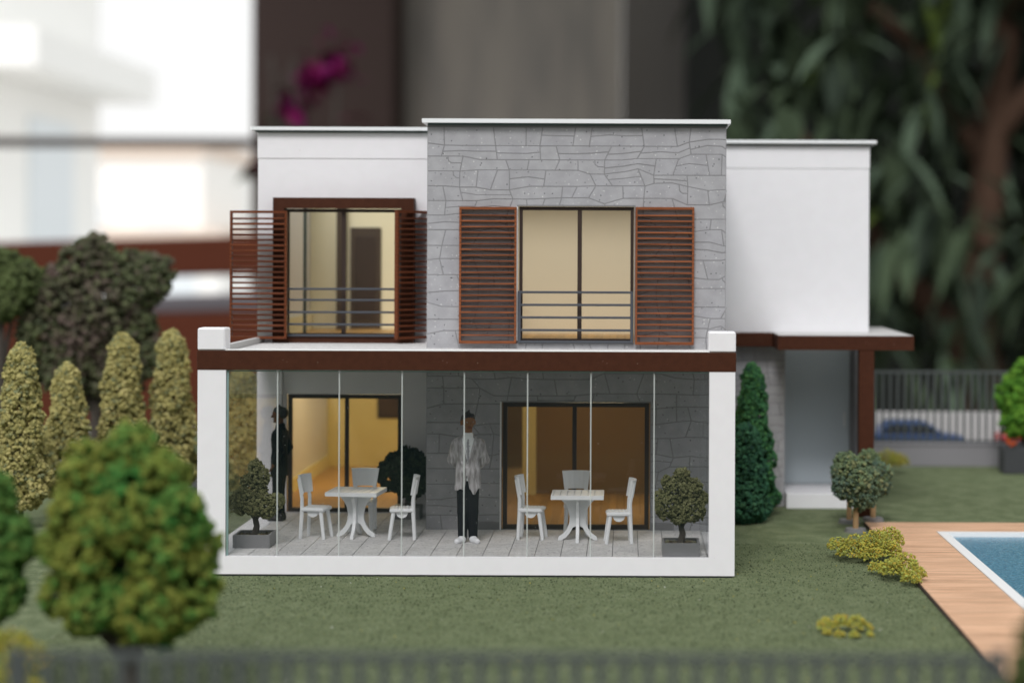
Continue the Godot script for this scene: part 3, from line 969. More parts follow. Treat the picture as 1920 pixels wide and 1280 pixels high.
# ------------------------------------------------------------------ furniture and planters
func furniture() -> void:
	# chair: seat top 62 high, faces +z
	var ch := thing("chair", "white chair with its back to the standing man in silver jacket", "chair", Vector3(-187, 38, -235), "white chairs on the terrace")
	var s := Shape.new()
	s.box(Vector3(0, 58, 0), Vector3(50, 7, 49), 2.0)
	for k in 6:
		s.box(Vector3(0, 62, -17.5 + k * 7.0), Vector3(44, 1.6, 4.6), 0.6)
	part(ch, "seat", s.mesh(), M.plastic_white)
	s = Shape.new()
	s.tube([Vector3(-19, 0, 0), Vector3(-19, 54.5, 0)].map(func(q): return q + Vector3(1.5, 0, 0)), [4.6, 4.0], 8, 0.9)
	for q in [[-1.0, 1.0], [1.0, 1.0]]:
		s = Shape.new()
		s.tube([Vector3(q[0] * 22, 0, 25), Vector3(q[0] * 18, 55, 17)], [3.8, 4.6], 8, 0.95)
		part(ch, "leg", s.mesh(), M.plastic_white)
	for q in [-1.0, 1.0]:
		s = Shape.new()
		s.tube([Vector3(q * 21, 0, -25), Vector3(q * 20, 55, -22), Vector3(q * 20, 80, -22), Vector3(q * 21, 119, -29)], [3.8, 4.4, 4.0, 3.4], 8, 0.95)
		part(ch, "leg", s.mesh(), M.plastic_white)
	s = Shape.new()
	for k in 6:      # curved back rest, wider at the top
		var ang := [-0.6, -0.36, -0.12, 0.12, 0.36, 0.6]
		if k == 5:
			break
		var q := []
		for e in [k, k + 1]:
			for y in [89.0, 125.0]:
				var wd := 24.0 if y < 100 else 28.5
				var zz: float = -21.0 - (0.0 if y < 100 else 6.0) - 9.0 * (1.0 - pow(ang[e] / 0.6, 2.0))
				q.append(Vector3(wd * ang[e] / 0.6, y, zz))
		var th := Vector3(0, 0, 4.5)
		s.quad(q[0], q[1], q[3], q[2], Vector3.FORWARD)
		s.quad(q[0] + th, q[1] + th, q[3] + th, q[2] + th, Vector3.BACK)
		s.quad(q[1], q[3], q[3] + th, q[1] + th, Vector3.UP)
		s.quad(q[0], q[2], q[2] + th, q[0] + th, Vector3.DOWN)
		if k == 0:
			s.quad(q[0], q[1], q[1] + th, q[0] + th, Vector3.LEFT)
		if k == 4:
			s.quad(q[2], q[3], q[3] + th, q[2] + th, Vector3.RIGHT)
	part(ch, "backrest", s.mesh(), M.plastic_white)
	s = Shape.new()
	var half := PackedVector2Array()
	for k in 9:
		half.append(Vector2(cos(PI + PI * k / 8) * 12.0, sin(PI + PI * k / 8) * 12.0))
	s.prism(half, Vector3(15, 54.8, 0), Vector3.BACK, Vector3.UP, Vector3.RIGHT, 4.0)
	s.prism(half, Vector3(-19, 54.8, 0), Vector3.BACK, Vector3.UP, Vector3.RIGHT, 4.0)
	part(ch, "seat_bracket", s.mesh(), M.plastic_white)
	ch.rotation.y = PI / 2 - 0.12
	tag(ch, "white chair with its back to the standing man in silver jacket", "chair", "white chairs on the terrace")
	copy(ch, "white chair seen from its side, between square table and planter box by the stone wall", Vector3(-14, 38, -186), -PI / 2 + 0.06)
	copy(ch, "white chair facing out, between table and dark wood sliding door", Vector3(-101, 38, -300), 0.02)
	copy(ch, "white chair beside the man in black, seen from its side", Vector3(-619, 38, -232), PI / 2 - 0.22)
	copy(ch, "white chair next to the dark round shrub, seen from its side", Vector3(-446, 38, -225), -PI / 2 + 0.1)
	copy(ch, "white chair facing out, between table and yellow lit doorway", Vector3(-539, 38, -330), -0.04)
	# table: slatted square top on four curved leg plates
	var tb := thing("table", "white square table in front of the brown wood sliding door", "table", Vector3(-95, 38, -213), "white tables on the terrace")
	s = Shape.new()
	s.plate(Vector3(0, 94, 0), Vector3.RIGHT, Vector3(0, 0, -1), Vector3.UP, Rect2(-52, -48, 104, 96), [Rect2(-47.5, -43.5, 95, 87)], 8.0)
	s.box(Vector3(0, 88.5, 0), Vector3(95, 4, 87))
	part(tb, "table_top", s.mesh(), M.plastic_white)
	for k in 7:
		part(tb, "plank" if k == 0 else "plank_%03d" % k, bm(Vector3(12.4, 3.0, 86.6), 0.4), M.plastic_white, Vector3(-40.8 + k * 13.6, 92.0, 0))
	var prof := PackedVector2Array([Vector2(3.3, 86), Vector2(33, 86), Vector2(31.5, 79), Vector2(24, 71), Vector2(18.5, 60), Vector2(16, 46), Vector2(17, 34), Vector2(21, 23), Vector2(28, 14), Vector2(38, 7), Vector2(39.5, 0), Vector2(33, 0), Vector2(24, 5), Vector2(16, 14), Vector2(10, 25), Vector2(3.3, 28)])
	s = Shape.new()
	s.prism(prof, Vector3(0, 0, -3.2), Vector3.RIGHT, Vector3.UP, Vector3.BACK, 6.4, 0.7)
	var lm := s.mesh()
	for k in 4:
		var l := part(tb, "leg" if k == 0 else "leg_%03d" % k, lm, M.plastic_white)
		l.rotation.y = k * PI / 2
	s = Shape.new()
	s.box(Vector3(0, 57, 0), Vector3(6.6, 58, 6.6), 0.5)
	part(tb, "table_column", s.mesh(), M.plastic_white)
	copy(tb, "white square table in front of the yellow lit doorway", Vector3(-541, 38, -246), -0.09)
	# planters with small trees
	planter("bushy olive green tree in a grey planter box, beside the man in black", Vector3(-721, 38, -128), 0.0, [[Vector3(-27, 84, 6), 23.0], [Vector3(23, 78, 8), 24.0], [Vector3(-2, 101, -2), 25.0], [Vector3(7, 132, 0), 21.0], [Vector3(2, 152, 0), 14.0], [Vector3(41, 86, -6), 15.0], [Vector3(-43, 82, -8), 14.0], [Vector3(0, 76, 14), 16.0], [Vector3(-14, 126, 6), 12.0]], 11)
	planter("round olive green tree in a grey planter box, beside the stone wall", Vector3(105, 38, -48), 0.0, [[Vector3(-24, 90, 4), 24.0], [Vector3(22, 86, 6), 24.0], [Vector3(-9, 121, 0), 24.0], [Vector3(20, 124, 0), 21.0], [Vector3(2, 148, 0), 15.0], [Vector3(-37, 106, -6), 14.0], [Vector3(41, 106, -4), 13.0], [Vector3(-4, 74, 8), 17.0], [Vector3(-26, 138, 2), 11.0]], 12)
	var t := thing("potted_shrub", "very dark round shrub in the corner by the grey stone wall", "shrub", Vector3(-470, 38, -520))
	part(t, "planter_box", bm(Vector3(60, 26, 60), 1.0), M.planter_grey, Vector3(0, 13, 0))
	s = Shape.new()
	s.tube([Vector3(0, 24, 0), Vector3(3, 60, 0)], [7, 5], 7)
	part(t, "trunk", s.mesh(), M.bark)
	crown(t, "crown", [[Vector3(-22, 96, 0), 42.0], [Vector3(24, 90, 0), 38.0], [Vector3(0, 112, 4), 40.0], [Vector3(46, 108, -8), 22.0], [Vector3(10, 70, 8), 30.0]], 1700, 5.0, [Color(0.02, 0.03, 0.016), Color(0.03, 0.042, 0.02), Color(0.012, 0.018, 0.01)], false)

func planter(label: String, at: Vector3, turn: float, lobes: Array, sd: int) -> void:
	rng.seed = sd
	var t := thing("potted_tree", label, "potted tree", at, "", turn)
	var s := Shape.new()
	s.plate(Vector3(0, 25, 0), Vector3.RIGHT, Vector3(0, 0, -1), Vector3.UP, Rect2(-35.5, -36, 71, 72), [Rect2(-31, -31.5, 62, 63)], 25.0)
	part(t, "planter_box", s.mesh(), M.planter_grey)
	part(t, "soil", bm(Vector3(61.8, 6, 62.8)), M.soil, Vector3(0, 17, 0))
	s = Shape.new()
	for k in 60:
		s.col = [Color(0.14, 0.12, 0.08), Color(0.06, 0.05, 0.03), Color(0.2, 0.2, 0.14)][rng.randi_range(0, 2)]
		crumb(s, Vector3(rng.randf_range(-28, 28), 21, rng.randf_range(-28, 28)), rng.randf_range(1.5, 4.0), 0.4, true)
	var st := part(t, "soil_crumbs", s.mesh(), M.foam)
	st.set_meta("kind", "stuff")
	s = Shape.new()
	s.tube([Vector3(-1, 18, 0), Vector3(1, 24, 0), Vector3(4, 38, 0), Vector3(1, 52, 1), Vector3(3, 72, 0)], [9, 7, 6, 5.5, 4], 9)
	for k in 5:
		var l: Vector3 = lobes[k][0]
		s.tube([Vector3(2, 48, 0), l * 0.6 + Vector3(0, 24, 0), l], [3.4, 2.5, 1.2], 6)
	part(t, "trunk", s.mesh(), M.bark)
	crown(t, "crown", lobes, 3000, 3.0, [Color(0.15, 0.15, 0.07), Color(0.11, 0.115, 0.05), Color(0.2, 0.2, 0.105)], true)

# foliage: crumbs of foam thickest on the shells of several lobes
func crown(t: Node3D, called: String, lobes: Array, count: int, r: float, cols: Array, spiky: bool, squash := Vector3.ONE) -> MeshInstance3D:
	var s := Shape.new()
	var total := 0.0
	for l in lobes:
		total += l[1] * l[1]
	for l in lobes:
		var tint: Color = cols[0] if cols.size() < 4 else cols[0].lerp(cols[3], pow(rng.randf(), 2.0))
		var n := int(count * l[1] * l[1] / total)
		for i in n:
			var d := Vector3(rng.randfn(), rng.randfn(), rng.randfn()).normalized()
			var rr: float = l[1] * (0.62 + 0.42 * sqrt(rng.randf())) * (1.0 + 0.09 * sin(d.x * 7.0 + l[0].x) * cos(d.y * 6.0 + l[0].y))
			s.col = tint.lerp(cols[1 + rng.randi() % (cols.size() - 1)], rng.randf() * 0.8)
			var k := r * rng.randf_range(0.6, 1.35)
			crumb(s, l[0] + d * rr * squash, k, 0.55 if spiky else 0.35, spiky)
	var o := part(t, called, s.mesh(), M.foam)
	return o

func cone_tree(called: String, label: String, at: Vector3, h: float, rad: float, foot: float, count: int, r: float, cols: Array, group: String, sd: int, blunt := 0.3) -> Node3D:
	rng.seed = sd
	var t := thing(called, label, "conifer", at, group)
	var s := Shape.new()
	s.tube([Vector3(0, 0, 0), Vector3(1, foot, 0), Vector3(0, h * 0.85, 0)], [7, 5.5, 2], 8)
	part(t, "trunk", s.mesh(), M.bark)
	s = Shape.new()
	for i in count:
		var k := pow(rng.randf(), 1.25)
		var y := foot + (h - foot) * k
		var prof := rad * minf(1.0, 0.55 + k * 5.0) * pow(1.0 - k * (1.0 - blunt * 0.55), 0.72) * (1.0 if k < 0.93 else sqrt(maxf(0.05, (1.0 - k) / 0.07)))
		var a := rng.randf() * TAU
		prof *= 1.0 + 0.13 * sin(a * 3.0 + y * 0.045 + sd) + 0.1 * sin(a * 5.0 - y * 0.09)
		var d := prof * (0.6 + 0.42 * sqrt(rng.randf()))
		s.col = cols[0].lerp(cols[1 + rng.randi() % (cols.size() - 1)], rng.randf())
		crumb(s, Vector3(cos(a) * d, y, sin(a) * d), r * rng.randf_range(0.55, 1.35), 0.5, i % 3 != 0)
	part(t, "crown", s.mesh(), M.foam)
	return t

# ------------------------------------------------------------------ people
# bones: [a, b, ra, rb, z squash, colour, joint softness]; meshed as surface nets
func nets(s: Shape, bones: Array, lo: Vector3, hi: Vector3, cell: float, carve, cols: Array) -> void:
	var nx := ceili((hi.x - lo.x) / cell) + 1
	var ny := ceili((hi.y - lo.y) / cell) + 1
	var nz := ceili((hi.z - lo.z) / cell) + 1
	var f := PackedFloat32Array()
	f.resize(nx * ny * nz)
	f.fill(100.0)
	var near := PackedFloat32Array()
	near.resize(nx * ny * nz)
	near.fill(100.0)
	var ci := PackedInt32Array()
	ci.resize(nx * ny * nz)
	for b in bones:
		var a: Vector3 = b[0]
		var e: Vector3 = b[1]
		var sq: float = b[4]
		var k: float = b[6]
		var R: float = maxf(b[2], b[3]) + k + cell * 2.0
		var l := (a.min(e) - Vector3(R, R, R) - lo) / cell
		var h := (a.max(e) + Vector3(R, R, R) - lo) / cell
		var az := Vector3(a.x, a.y, a.z / sq)
		var ez := Vector3(e.x, e.y, e.z / sq)
		var ab := ez - az
		var len2 := maxf(ab.length_squared(), 1e-6)
		for iz in range(maxi(0, floori(l.z)), mini(nz, ceili(h.z) + 1)):
			for iy in range(maxi(0, floori(l.y)), mini(ny, ceili(h.y) + 1)):
				for ix in range(maxi(0, floori(l.x)), mini(nx, ceili(h.x) + 1)):
					var q := Vector3(lo.x + ix * cell, lo.y + iy * cell, (lo.z + iz * cell) / sq)
					var t := clampf((q - az).dot(ab) / len2, 0.0, 1.0)
					var d := (q - az - ab * t).length() - lerpf(b[2], b[3], t)
					if sq < 1.0:
						d *= lerpf(1.0, sq, 0.5)
					var i := (iz * ny + iy) * nx + ix
					var o := f[i]
					if k > 0.0:
						var m := maxf(k - absf(o - d), 0.0) / k
						f[i] = minf(o, d) - m * m * k * 0.25
					else:
						f[i] = minf(o, d)
					if d < near[i]:
						near[i] = d
						ci[i] = b[5]
	if carve != null:
		for iz in nz:
			for iy in ny:
				for ix in nx:
					var i := (iz * ny + iy) * nx + ix
					if f[i] < 6.0:
						f[i] = maxf(f[i], -float(carve.call(Vector3(lo.x + ix * cell, lo.y + iy * cell, lo.z + iz * cell))))
	var vid := PackedInt32Array()
	vid.resize(nx * ny * nz)
	vid.fill(-1)
	var vs := PackedVector3Array()
	var vc := PackedColorArray()
	var offs := []
	for z in 2:
		for y in 2:
			for x in 2:
				offs.append((z * ny + y) * nx + x)
	var edges := [[0, 1], [2, 3], [4, 5], [6, 7], [0, 2], [1, 3], [4, 6], [5, 7], [0, 4], [1, 5], [2, 6], [3, 7]]
	for iz in nz - 1:
		for iy in ny - 1:
			for ix in nx - 1:
				var i := (iz * ny + iy) * nx + ix
				var neg := 0
				for o in offs:
					if f[i + o] < 0.0:
						neg += 1
				if neg == 0 or neg == 8:
					continue
				var p := Vector3.ZERO
				var m := 0
				for e in edges:
					var fa := f[i + offs[e[0]]]
					var fb := f[i + offs[e[1]]]
					if (fa < 0.0) != (fb < 0.0):
						var t := fa / (fa - fb)
						var pa := Vector3(e[0] & 1, (e[0] >> 1) & 1, e[0] >> 2)
						var pb := Vector3(e[1] & 1, (e[1] >> 1) & 1, e[1] >> 2)
						p += pa.lerp(pb, t)
						m += 1
				vid[i] = vs.size()
				vs.append(lo + (Vector3(ix, iy, iz) + p / m) * cell)
				vc.append(cols[ci[i]])
	var nrm := PackedVector3Array()
	nrm.resize(vs.size())
	var quads := []
	var st := [1, nx, nx * ny]
	for iz in range(1, nz - 1):
		for iy in range(1, ny - 1):
			for ix in range(1, nx - 1):
				var i := (iz * ny + iy) * nx + ix
				for ax in 3:
					var fa := f[i]
					var fb := f[i + st[ax]]
					if (fa < 0.0) == (fb < 0.0):
						continue
					var u: int = st[(ax + 1) % 3]
					var w: int = st[(ax + 2) % 3]
					var q := [vid[i], vid[i - u], vid[i - u - w], vid[i - w]]
					if q.min() < 0:
						continue
					var out := Vector3.ZERO
					out[ax] = 1.0 if fa < 0.0 else -1.0
					var fn := (vs[q[1]] - vs[q[0]]).cross(vs[q[2]] - vs[q[0]]) + (vs[q[2]] - vs[q[0]]).cross(vs[q[3]] - vs[q[0]])
					if fn.dot(out) < 0.0:
						fn = -fn
					for v in q:
						nrm[v] += fn
					quads.append(q)
	for q in quads:
		for t in [[0, 1, 2], [0, 2, 3]]:
			var at := s.p.size()
			s.tri_n(vs[q[t[0]]], vs[q[t[1]]], vs[q[t[2]]], nrm[q[t[0]]].normalized(), nrm[q[t[1]]].normalized(), nrm[q[t[2]]].normalized())
			for k in 3:
				for v in 3:
					if s.p[at + k] == vs[q[t[v]]]:
						s.c[at + k] = vc[q[t[v]]]

func person(label: String, at: Vector3, turn: float, o: Dictionary) -> void:
	var t := thing("person", label, "person", at, "", turn)
	t.scale = Vector3.ONE * o.size
	var cols := [o.skin, o.trousers, o.shirt, o.tie, Color(0.02, 0.015, 0.012), Color(0.6, 0.58, 0.55), o.lip]
	var hw: float = o.stance
	var el: Vector3 = o.elbow
	var wr: Vector3 = o.wrist
	var b := [
		[Vector3(-9, 120, 0), Vector3(9, 120, 0), 17.0, 17.0, 0.74, 1, 6.0],
		[Vector3(0, 128, 0), Vector3(0, 168, 0), 18.5, 20.0, 0.68, 2, 6.0],
		[Vector3(-12, 188, -1), Vector3(12, 188, -1), 18.0, 18.0, 0.66, 2, 8.0],
		[Vector3(-23, 199, -1), Vector3(23, 199, -1), 8.0, 8.0, 0.9, 2, 10.0],
		[Vector3(0, 204, -2), Vector3(0, 226, 0), 9.0, 7.6, 1.0, 0, 4.0],
		[Vector3(0, 205, 1), Vector3(0, 213, 1), 11.5, 9.6, 0.9, 2, 2.0],
		[Vector3(0, 166, 13.5), Vector3(0, 205, 9.5), 2.8, 2.4, 1.0, 3, 0.6],
	]
	for q in [-1.0, 1.0]:
		b.append([Vector3(q * 10, 116, 0), Vector3(q * (hw - 1), 62, 2), 14.5, 11.0, 1.0, 1, 4.0])
		b.append([Vector3(q * (hw - 1), 62, 2), Vector3(q * hw, 9, -2), 11.0, 8.8, 1.0, 1, 3.0])
		b.append([Vector3(q * 27, 197, -1), Vector3(q * el.x, el.y, el.z), 8.2, 7.0, 1.0, 2, 5.0])
		b.append([Vector3(q * el.x, el.y, el.z), Vector3(q * wr.x, wr.y, wr.z), 6.6, 4.6, 1.0, 2, 2.0])
	for q in b:
		q[0].x *= 0.86
		q[1].x *= 0.86
	var s := Shape.new()
	nets(s, b, Vector3(-50, 2, -42), Vector3(50, 228, 30), 1.7, null, cols)
	# head on its own finer grid, turned on the neck
	var yaw: float = o.look
	var ry := func(v: Vector3) -> Vector3: return Vector3(0, 222, 0) + (v - Vector3(0, 222, 0)).rotated(Vector3.UP, yaw)
	var hb := []
	for q in [
		[Vector3(0, 242, -5), Vector3(0, 242, 3.5), 12.3, 11.6, 1.0, 0, 3.0],
		[Vector3(0, 236, 3), Vector3(0, 227, 6.5), 10.0, 5.6, 1.0, 0, 5.0],
		[Vector3(0, 228, 0), Vector3(0, 216, -1), 7.6, 7.6, 1.0, 0, 3.0],
		[Vector3(-6, 243.2, 12.2), Vector3(6, 243.2, 12.2), 1.8, 1.8, 1.0, 0, 2.0],
		[Vector3(0, 241, 13.4), Vector3(0, 234.6, 16.6), 1.4, 2.3, 1.0, 0, 1.2],
		[Vector3(-1.8, 234, 14.2), Vector3(1.8, 234, 14.2), 1.5, 1.5, 1.0, 0, 1.0],
		[Vector3(-3.4, 229.6, 12.9), Vector3(3.4, 229.6, 12.9), 1.1, 1.1, 1.0, 6, 0.5],
		[Vector3(0, 224.6, 11.2), Vector3(0, 224.8, 11.2), 2.6, 2.6, 1.0, 0, 2.0],
		[Vector3(-12.6, 240, -1), Vector3(-13, 235, -0.4), 2.4, 1.8, 1.0, 0, 1.0],
		[Vector3(12.6, 240, -1), Vector3(13, 235, -0.4), 2.4, 1.8, 1.0, 0, 1.0],
		[Vector3(-4.8, 240, 12.4), Vector3(-4.6, 240, 12.4), 1.7, 1.7, 1.0, 5, 0.3],
		[Vector3(4.6, 240, 12.4), Vector3(4.8, 240, 12.4), 1.7, 1.7, 1.0, 5, 0.3],
		[Vector3(-4.7, 240, 13.3), Vector3(-4.7, 240, 13.4), 1.15, 1.15, 1.0, 4, 0.1],
		[Vector3(4.7, 240, 13.3), Vector3(4.7, 240, 13.4), 1.15, 1.15, 1.0, 4, 0.1],
		[Vector3(-7, 243.6, 12.4), Vector3(-2.6, 244.2, 13.6), 0.8, 0.9, 1.0, 4, 0.2],
		[Vector3(7, 243.6, 12.4), Vector3(2.6, 244.2, 13.6), 0.8, 0.9, 1.0, 4, 0.2],
	]:
		for e in 2:
			q[e] = ry.call(Vector3(0, 220, 0) + (q[e] - Vector3(0, 220, 0)) * 1.07)
		q[2] *= 1.07
		q[3] *= 1.07
		hb.append(q)
	nets(s, hb, Vector3(-20, 212, -22), Vector3(20, 262, 24), 0.8, null, cols)
	# hands: palm, four unequal bent fingers and a thumb at the side
	for q in [-1.0, 1.0]:
		var w := Vector3(q * wr.x * 0.86, wr.y, wr.z)
		var dir: Vector3 = (Vector3(q * o.hand.x, o.hand.y, o.hand.z)).normalized()
		var side = dir.cross(Vector3(0, 0, 1)).normalized() * q
		var bend = side.cross(dir).normalized() * q
		var fb := [[w - dir * 3.0, w + dir * 3.0, 4.4, 4.4, 1.0, 0, 2.0], [w + dir * 3.0 - side * 2.4, w + dir * 12.0 - side * 3.2, 3.2, 2.6, 1.0, 0, 2.0], [w + dir * 3.0 + side * 2.4, w + dir * 12.0 + side * 3.4, 3.2, 2.6, 1.0, 0, 2.0]]
		for k in 4:
			var root = w + dir * 12.5 + side * (-4.6 + 3.05 * k)
			var ln: float = [10.5, 12.0, 11.2, 8.6][k]
			var m = root + dir * ln * 0.5 + bend * 1.0
			var m2 = m + dir * ln * 0.3 + bend * 2.2
			fb.append([root, m, 1.5, 1.35, 1.0, 0, 0.5])
			fb.append([m, m2, 1.35, 1.2, 1.0, 0, 0.4])
			fb.append([m2, m2 + dir * ln * 0.18 + bend * 2.0, 1.2, 1.0, 1.0, 0, 0.4])
		var tr = w + dir * 4.0 - side * 4.6
		fb.append([tr, tr + dir * 5.0 - side * 3.2 + bend * 1.2, 2.0, 1.6, 1.0, 0, 1.2])
		fb.append([tr + dir * 5.0 - side * 3.2 + bend * 1.2, tr + dir * 10.0 - side * 3.6 + bend * 2.8, 1.6, 1.2, 1.0, 0, 0.5])
		var c := w + dir * 11.0
		nets(s, fb, c - Vector3(18, 18, 18), c + Vector3(18, 18, 18), 0.8, null, cols)
	part(t, "body", s.mesh(), M.figure)
	# jacket
	s = Shape.new()
	var jb := [
		[Vector3(-3, 100, 0), Vector3(-2, 140, 0), 25.0, 22.0, 0.76, 0, 5.0],
		[Vector3(3, 100, 0), Vector3(2, 140, 0), 25.0, 22.0, 0.76, 0, 5.0],
		[Vector3(0, 138, 0), Vector3(0, 168, 0), 22.5, 23.5, 0.72, 0, 6.0],
		[Vector3(-12, 188, -1), Vector3(12, 188, -1), 20.5, 20.5, 0.7, 0, 8.0],
		[Vector3(-24, 196.5, -1), Vector3(24, 196.5, -1), 9.8, 9.8, 0.95, 0, 10.0],
		[Vector3(-14, 204, -2), Vector3(14, 204, -2), 8.0, 8.0, 0.95, 0, 8.0],
		[Vector3(0, 205, -4), Vector3(0, 214, -4), 12.0, 10.5, 0.9, 0, 2.0],
		[Vector3(-14, 160, 14), Vector3(-3, 150, 17.5), 2.6, 2.2, 1.0, 0, 2.0],
		[Vector3(-11, 205, 9), Vector3(-13, 186, 13.5), 2.4, 3.2, 1.0, 0, 1.5],
		[Vector3(11, 205, 9), Vector3(13, 186, 13.5), 2.4, 3.2, 1.0, 0, 1.5],
		[Vector3(-13, 186, 13.5), Vector3(-2, 160, 17), 3.2, 1.4, 1.0, 0, 1.5],
		[Vector3(13, 186, 13.5), Vector3(2, 160, 17), 3.2, 1.4, 1.0, 0, 1.5],
		[Vector3(10, 143, 16.5), Vector3(20, 143, 11.5), 1.8, 1.8, 1.0, 0, 1.0],
		[Vector3(-10, 143, 16.5), Vector3(-20, 143, 11.5), 1.8, 1.8, 1.0, 0, 1.0],
	]
	for q in [-1.0, 1.0]:
		jb.append([Vector3(q * 27, 196, -1), Vector3(q * el.x, el.y, el.z), 10.4, 9.4, 1.0, 0, 5.0])
		jb.append([Vector3(q * el.x, el.y, el.z), Vector3(q * wr.x, wr.y, wr.z).lerp(Vector3(q * el.x, el.y, el.z), 0.12), 9.2, 7.0, 1.0, 0, 3.0])
		# creases at the elbow
		jb.append([Vector3(q * (el.x + 4), el.y + 8, el.z + 6), Vector3(q * (el.x - 6), el.y + 3, el.z + 9), 1.4, 1.2, 1.0, 0, 1.5])
	for q in jb:
		q[0].x *= 0.86
		q[1].x *= 0.86
	var hem: float = o.hem
	var open: float = o.open
	var carve := func(p: Vector3) -> float:
		var c := p.y - (hem + 2.2 * sin(p.x * 0.35) - 7.0 * smoothstep(4.0, 12.0, p.x) * smoothstep(22.0, 14.0, p.x) * open)   # below the hem
		if p.z > 1.0:
			if p.y > 160.0:
				c = minf(c, maxf(absf(p.x) - (p.y - 160.0) * 0.27, 3.0 - p.z))
			elif p.y < 138.0:
				c = minf(c, maxf(absf(p.x + 1.0) - (138.0 - p.y) * 0.16 * open, 3.0 - p.z))
		return c
	nets(s, jb, Vector3(-54, 96, -44), Vector3(54, 222, 30), 1.5, carve, [Color.WHITE])
	part(t, "jacket", s.mesh(), o.jacket)
	# hair
	s = Shape.new()
	var kb := [[ry.call(Vector3(0, 244.5, -5.5)), ry.call(Vector3(0, 246.5, 2.0)), 14.2, 13.0, 1.0, 0, 2.0], [ry.call(Vector3(-3, 257, 2)), ry.call(Vector3(2, 264, 0)), 4.5, 1.3, 1.0, 0, 4.0], [ry.call(Vector3(-7, 252, 7)), ry.call(Vector3(7, 253.5, 7)), 4.0, 4.4, 1.0, 0, 2.0]]
	var hc := func(p: Vector3) -> float:
		var v := Vector3(0, 222, 0) + (p - Vector3(0, 222, 0)).rotated(Vector3.UP, -yaw)
		return minf(v.y - 229.0 - maxf(0.0, v.z + 2.0) * 0.2, maxf(v.y - (250.5 - 0.035 * v.x * v.x + 0.8 * sin(v.x * 1.4)), 1.5 - v.z + absf(v.x) * 0.0))
	nets(s, kb, Vector3(-20, 226, -24), Vector3(20, 267, 22), 0.9, hc, [Color.WHITE])
	part(t, "hair", s.mesh(), M.hair_black)
	for q in [-1.0, 1.0]:
		s = Shape.new()
		var x = hw * q * 0.9
		var tip := Vector3(q * o.toe, 4.4, 19)
		nets(s, [[Vector3(x, 6.6, -6), Vector3(x, 6.4, 4), 7.6, 7.4, 1.0, 0, 3.0], [Vector3(x, 6.4, 2), Vector3(x, 0, 0) + tip, 7.4, 5.8, 1.0, 0, 3.0], [Vector3(x, 10, -3), Vector3(x, 14, -4), 6.6, 8.2, 1.0, 0, 3.0], [Vector3(x, 12, 4), Vector3(x, 17, 2), 2.2, 1.2, 1.0, 0, 2.0]], Vector3(x - 22, -2, -18), Vector3(x + 22, 22, 30), 1.1, func(p: Vector3) -> float: return p.y, [Color.WHITE])
		part(t, "shoe", s.mesh(), o.shoes)

func people() -> void:
	person("person standing in silver jacket, white shirt, dark trousers and white shoes, hands behind back", Vector3(-311, 38, -178), 0.03, {
		"size": 0.985, "skin": Color(0.27, 0.135, 0.07), "lip": Color(0.2, 0.075, 0.05), "trousers": Color(0.012, 0.013, 0.017), "shirt": Color(0.85, 0.88, 0.9), "tie": Color(0.35, 0.36, 0.38),
		"stance": 12.5, "elbow": Vector3(38, 164, -9), "wrist": Vector3(12, 141, -25), "hand": Vector3(-0.75, -0.6, -0.1), "hem": 106.0, "open": 1.0, "look": 0.3, "toe": 9.0, "jacket": M.jacket_silver, "shoes": M.shoe_white})
	person("person in black suit standing sideways between planter and yellow lit doorway", Vector3(-737, 38, -470), -PI / 2 - 0.15, {
		"size": 0.935, "skin": Color(0.14, 0.06, 0.03), "lip": Color(0.1, 0.04, 0.03), "trousers": Color(0.01, 0.01, 0.011), "shirt": Color(0.04, 0.04, 0.042), "tie": Color(0.02, 0.02, 0.02),
		"stance": 10.0, "elbow": Vector3(35, 164, -12), "wrist": Vector3(27, 131, 4), "hand": Vector3(-0.3, -0.8, 0.45), "hem": 104.0, "open": 0.4, "look": 0.1, "toe": 2.0, "jacket": M.jacket_black, "shoes": M.shoe_dark})

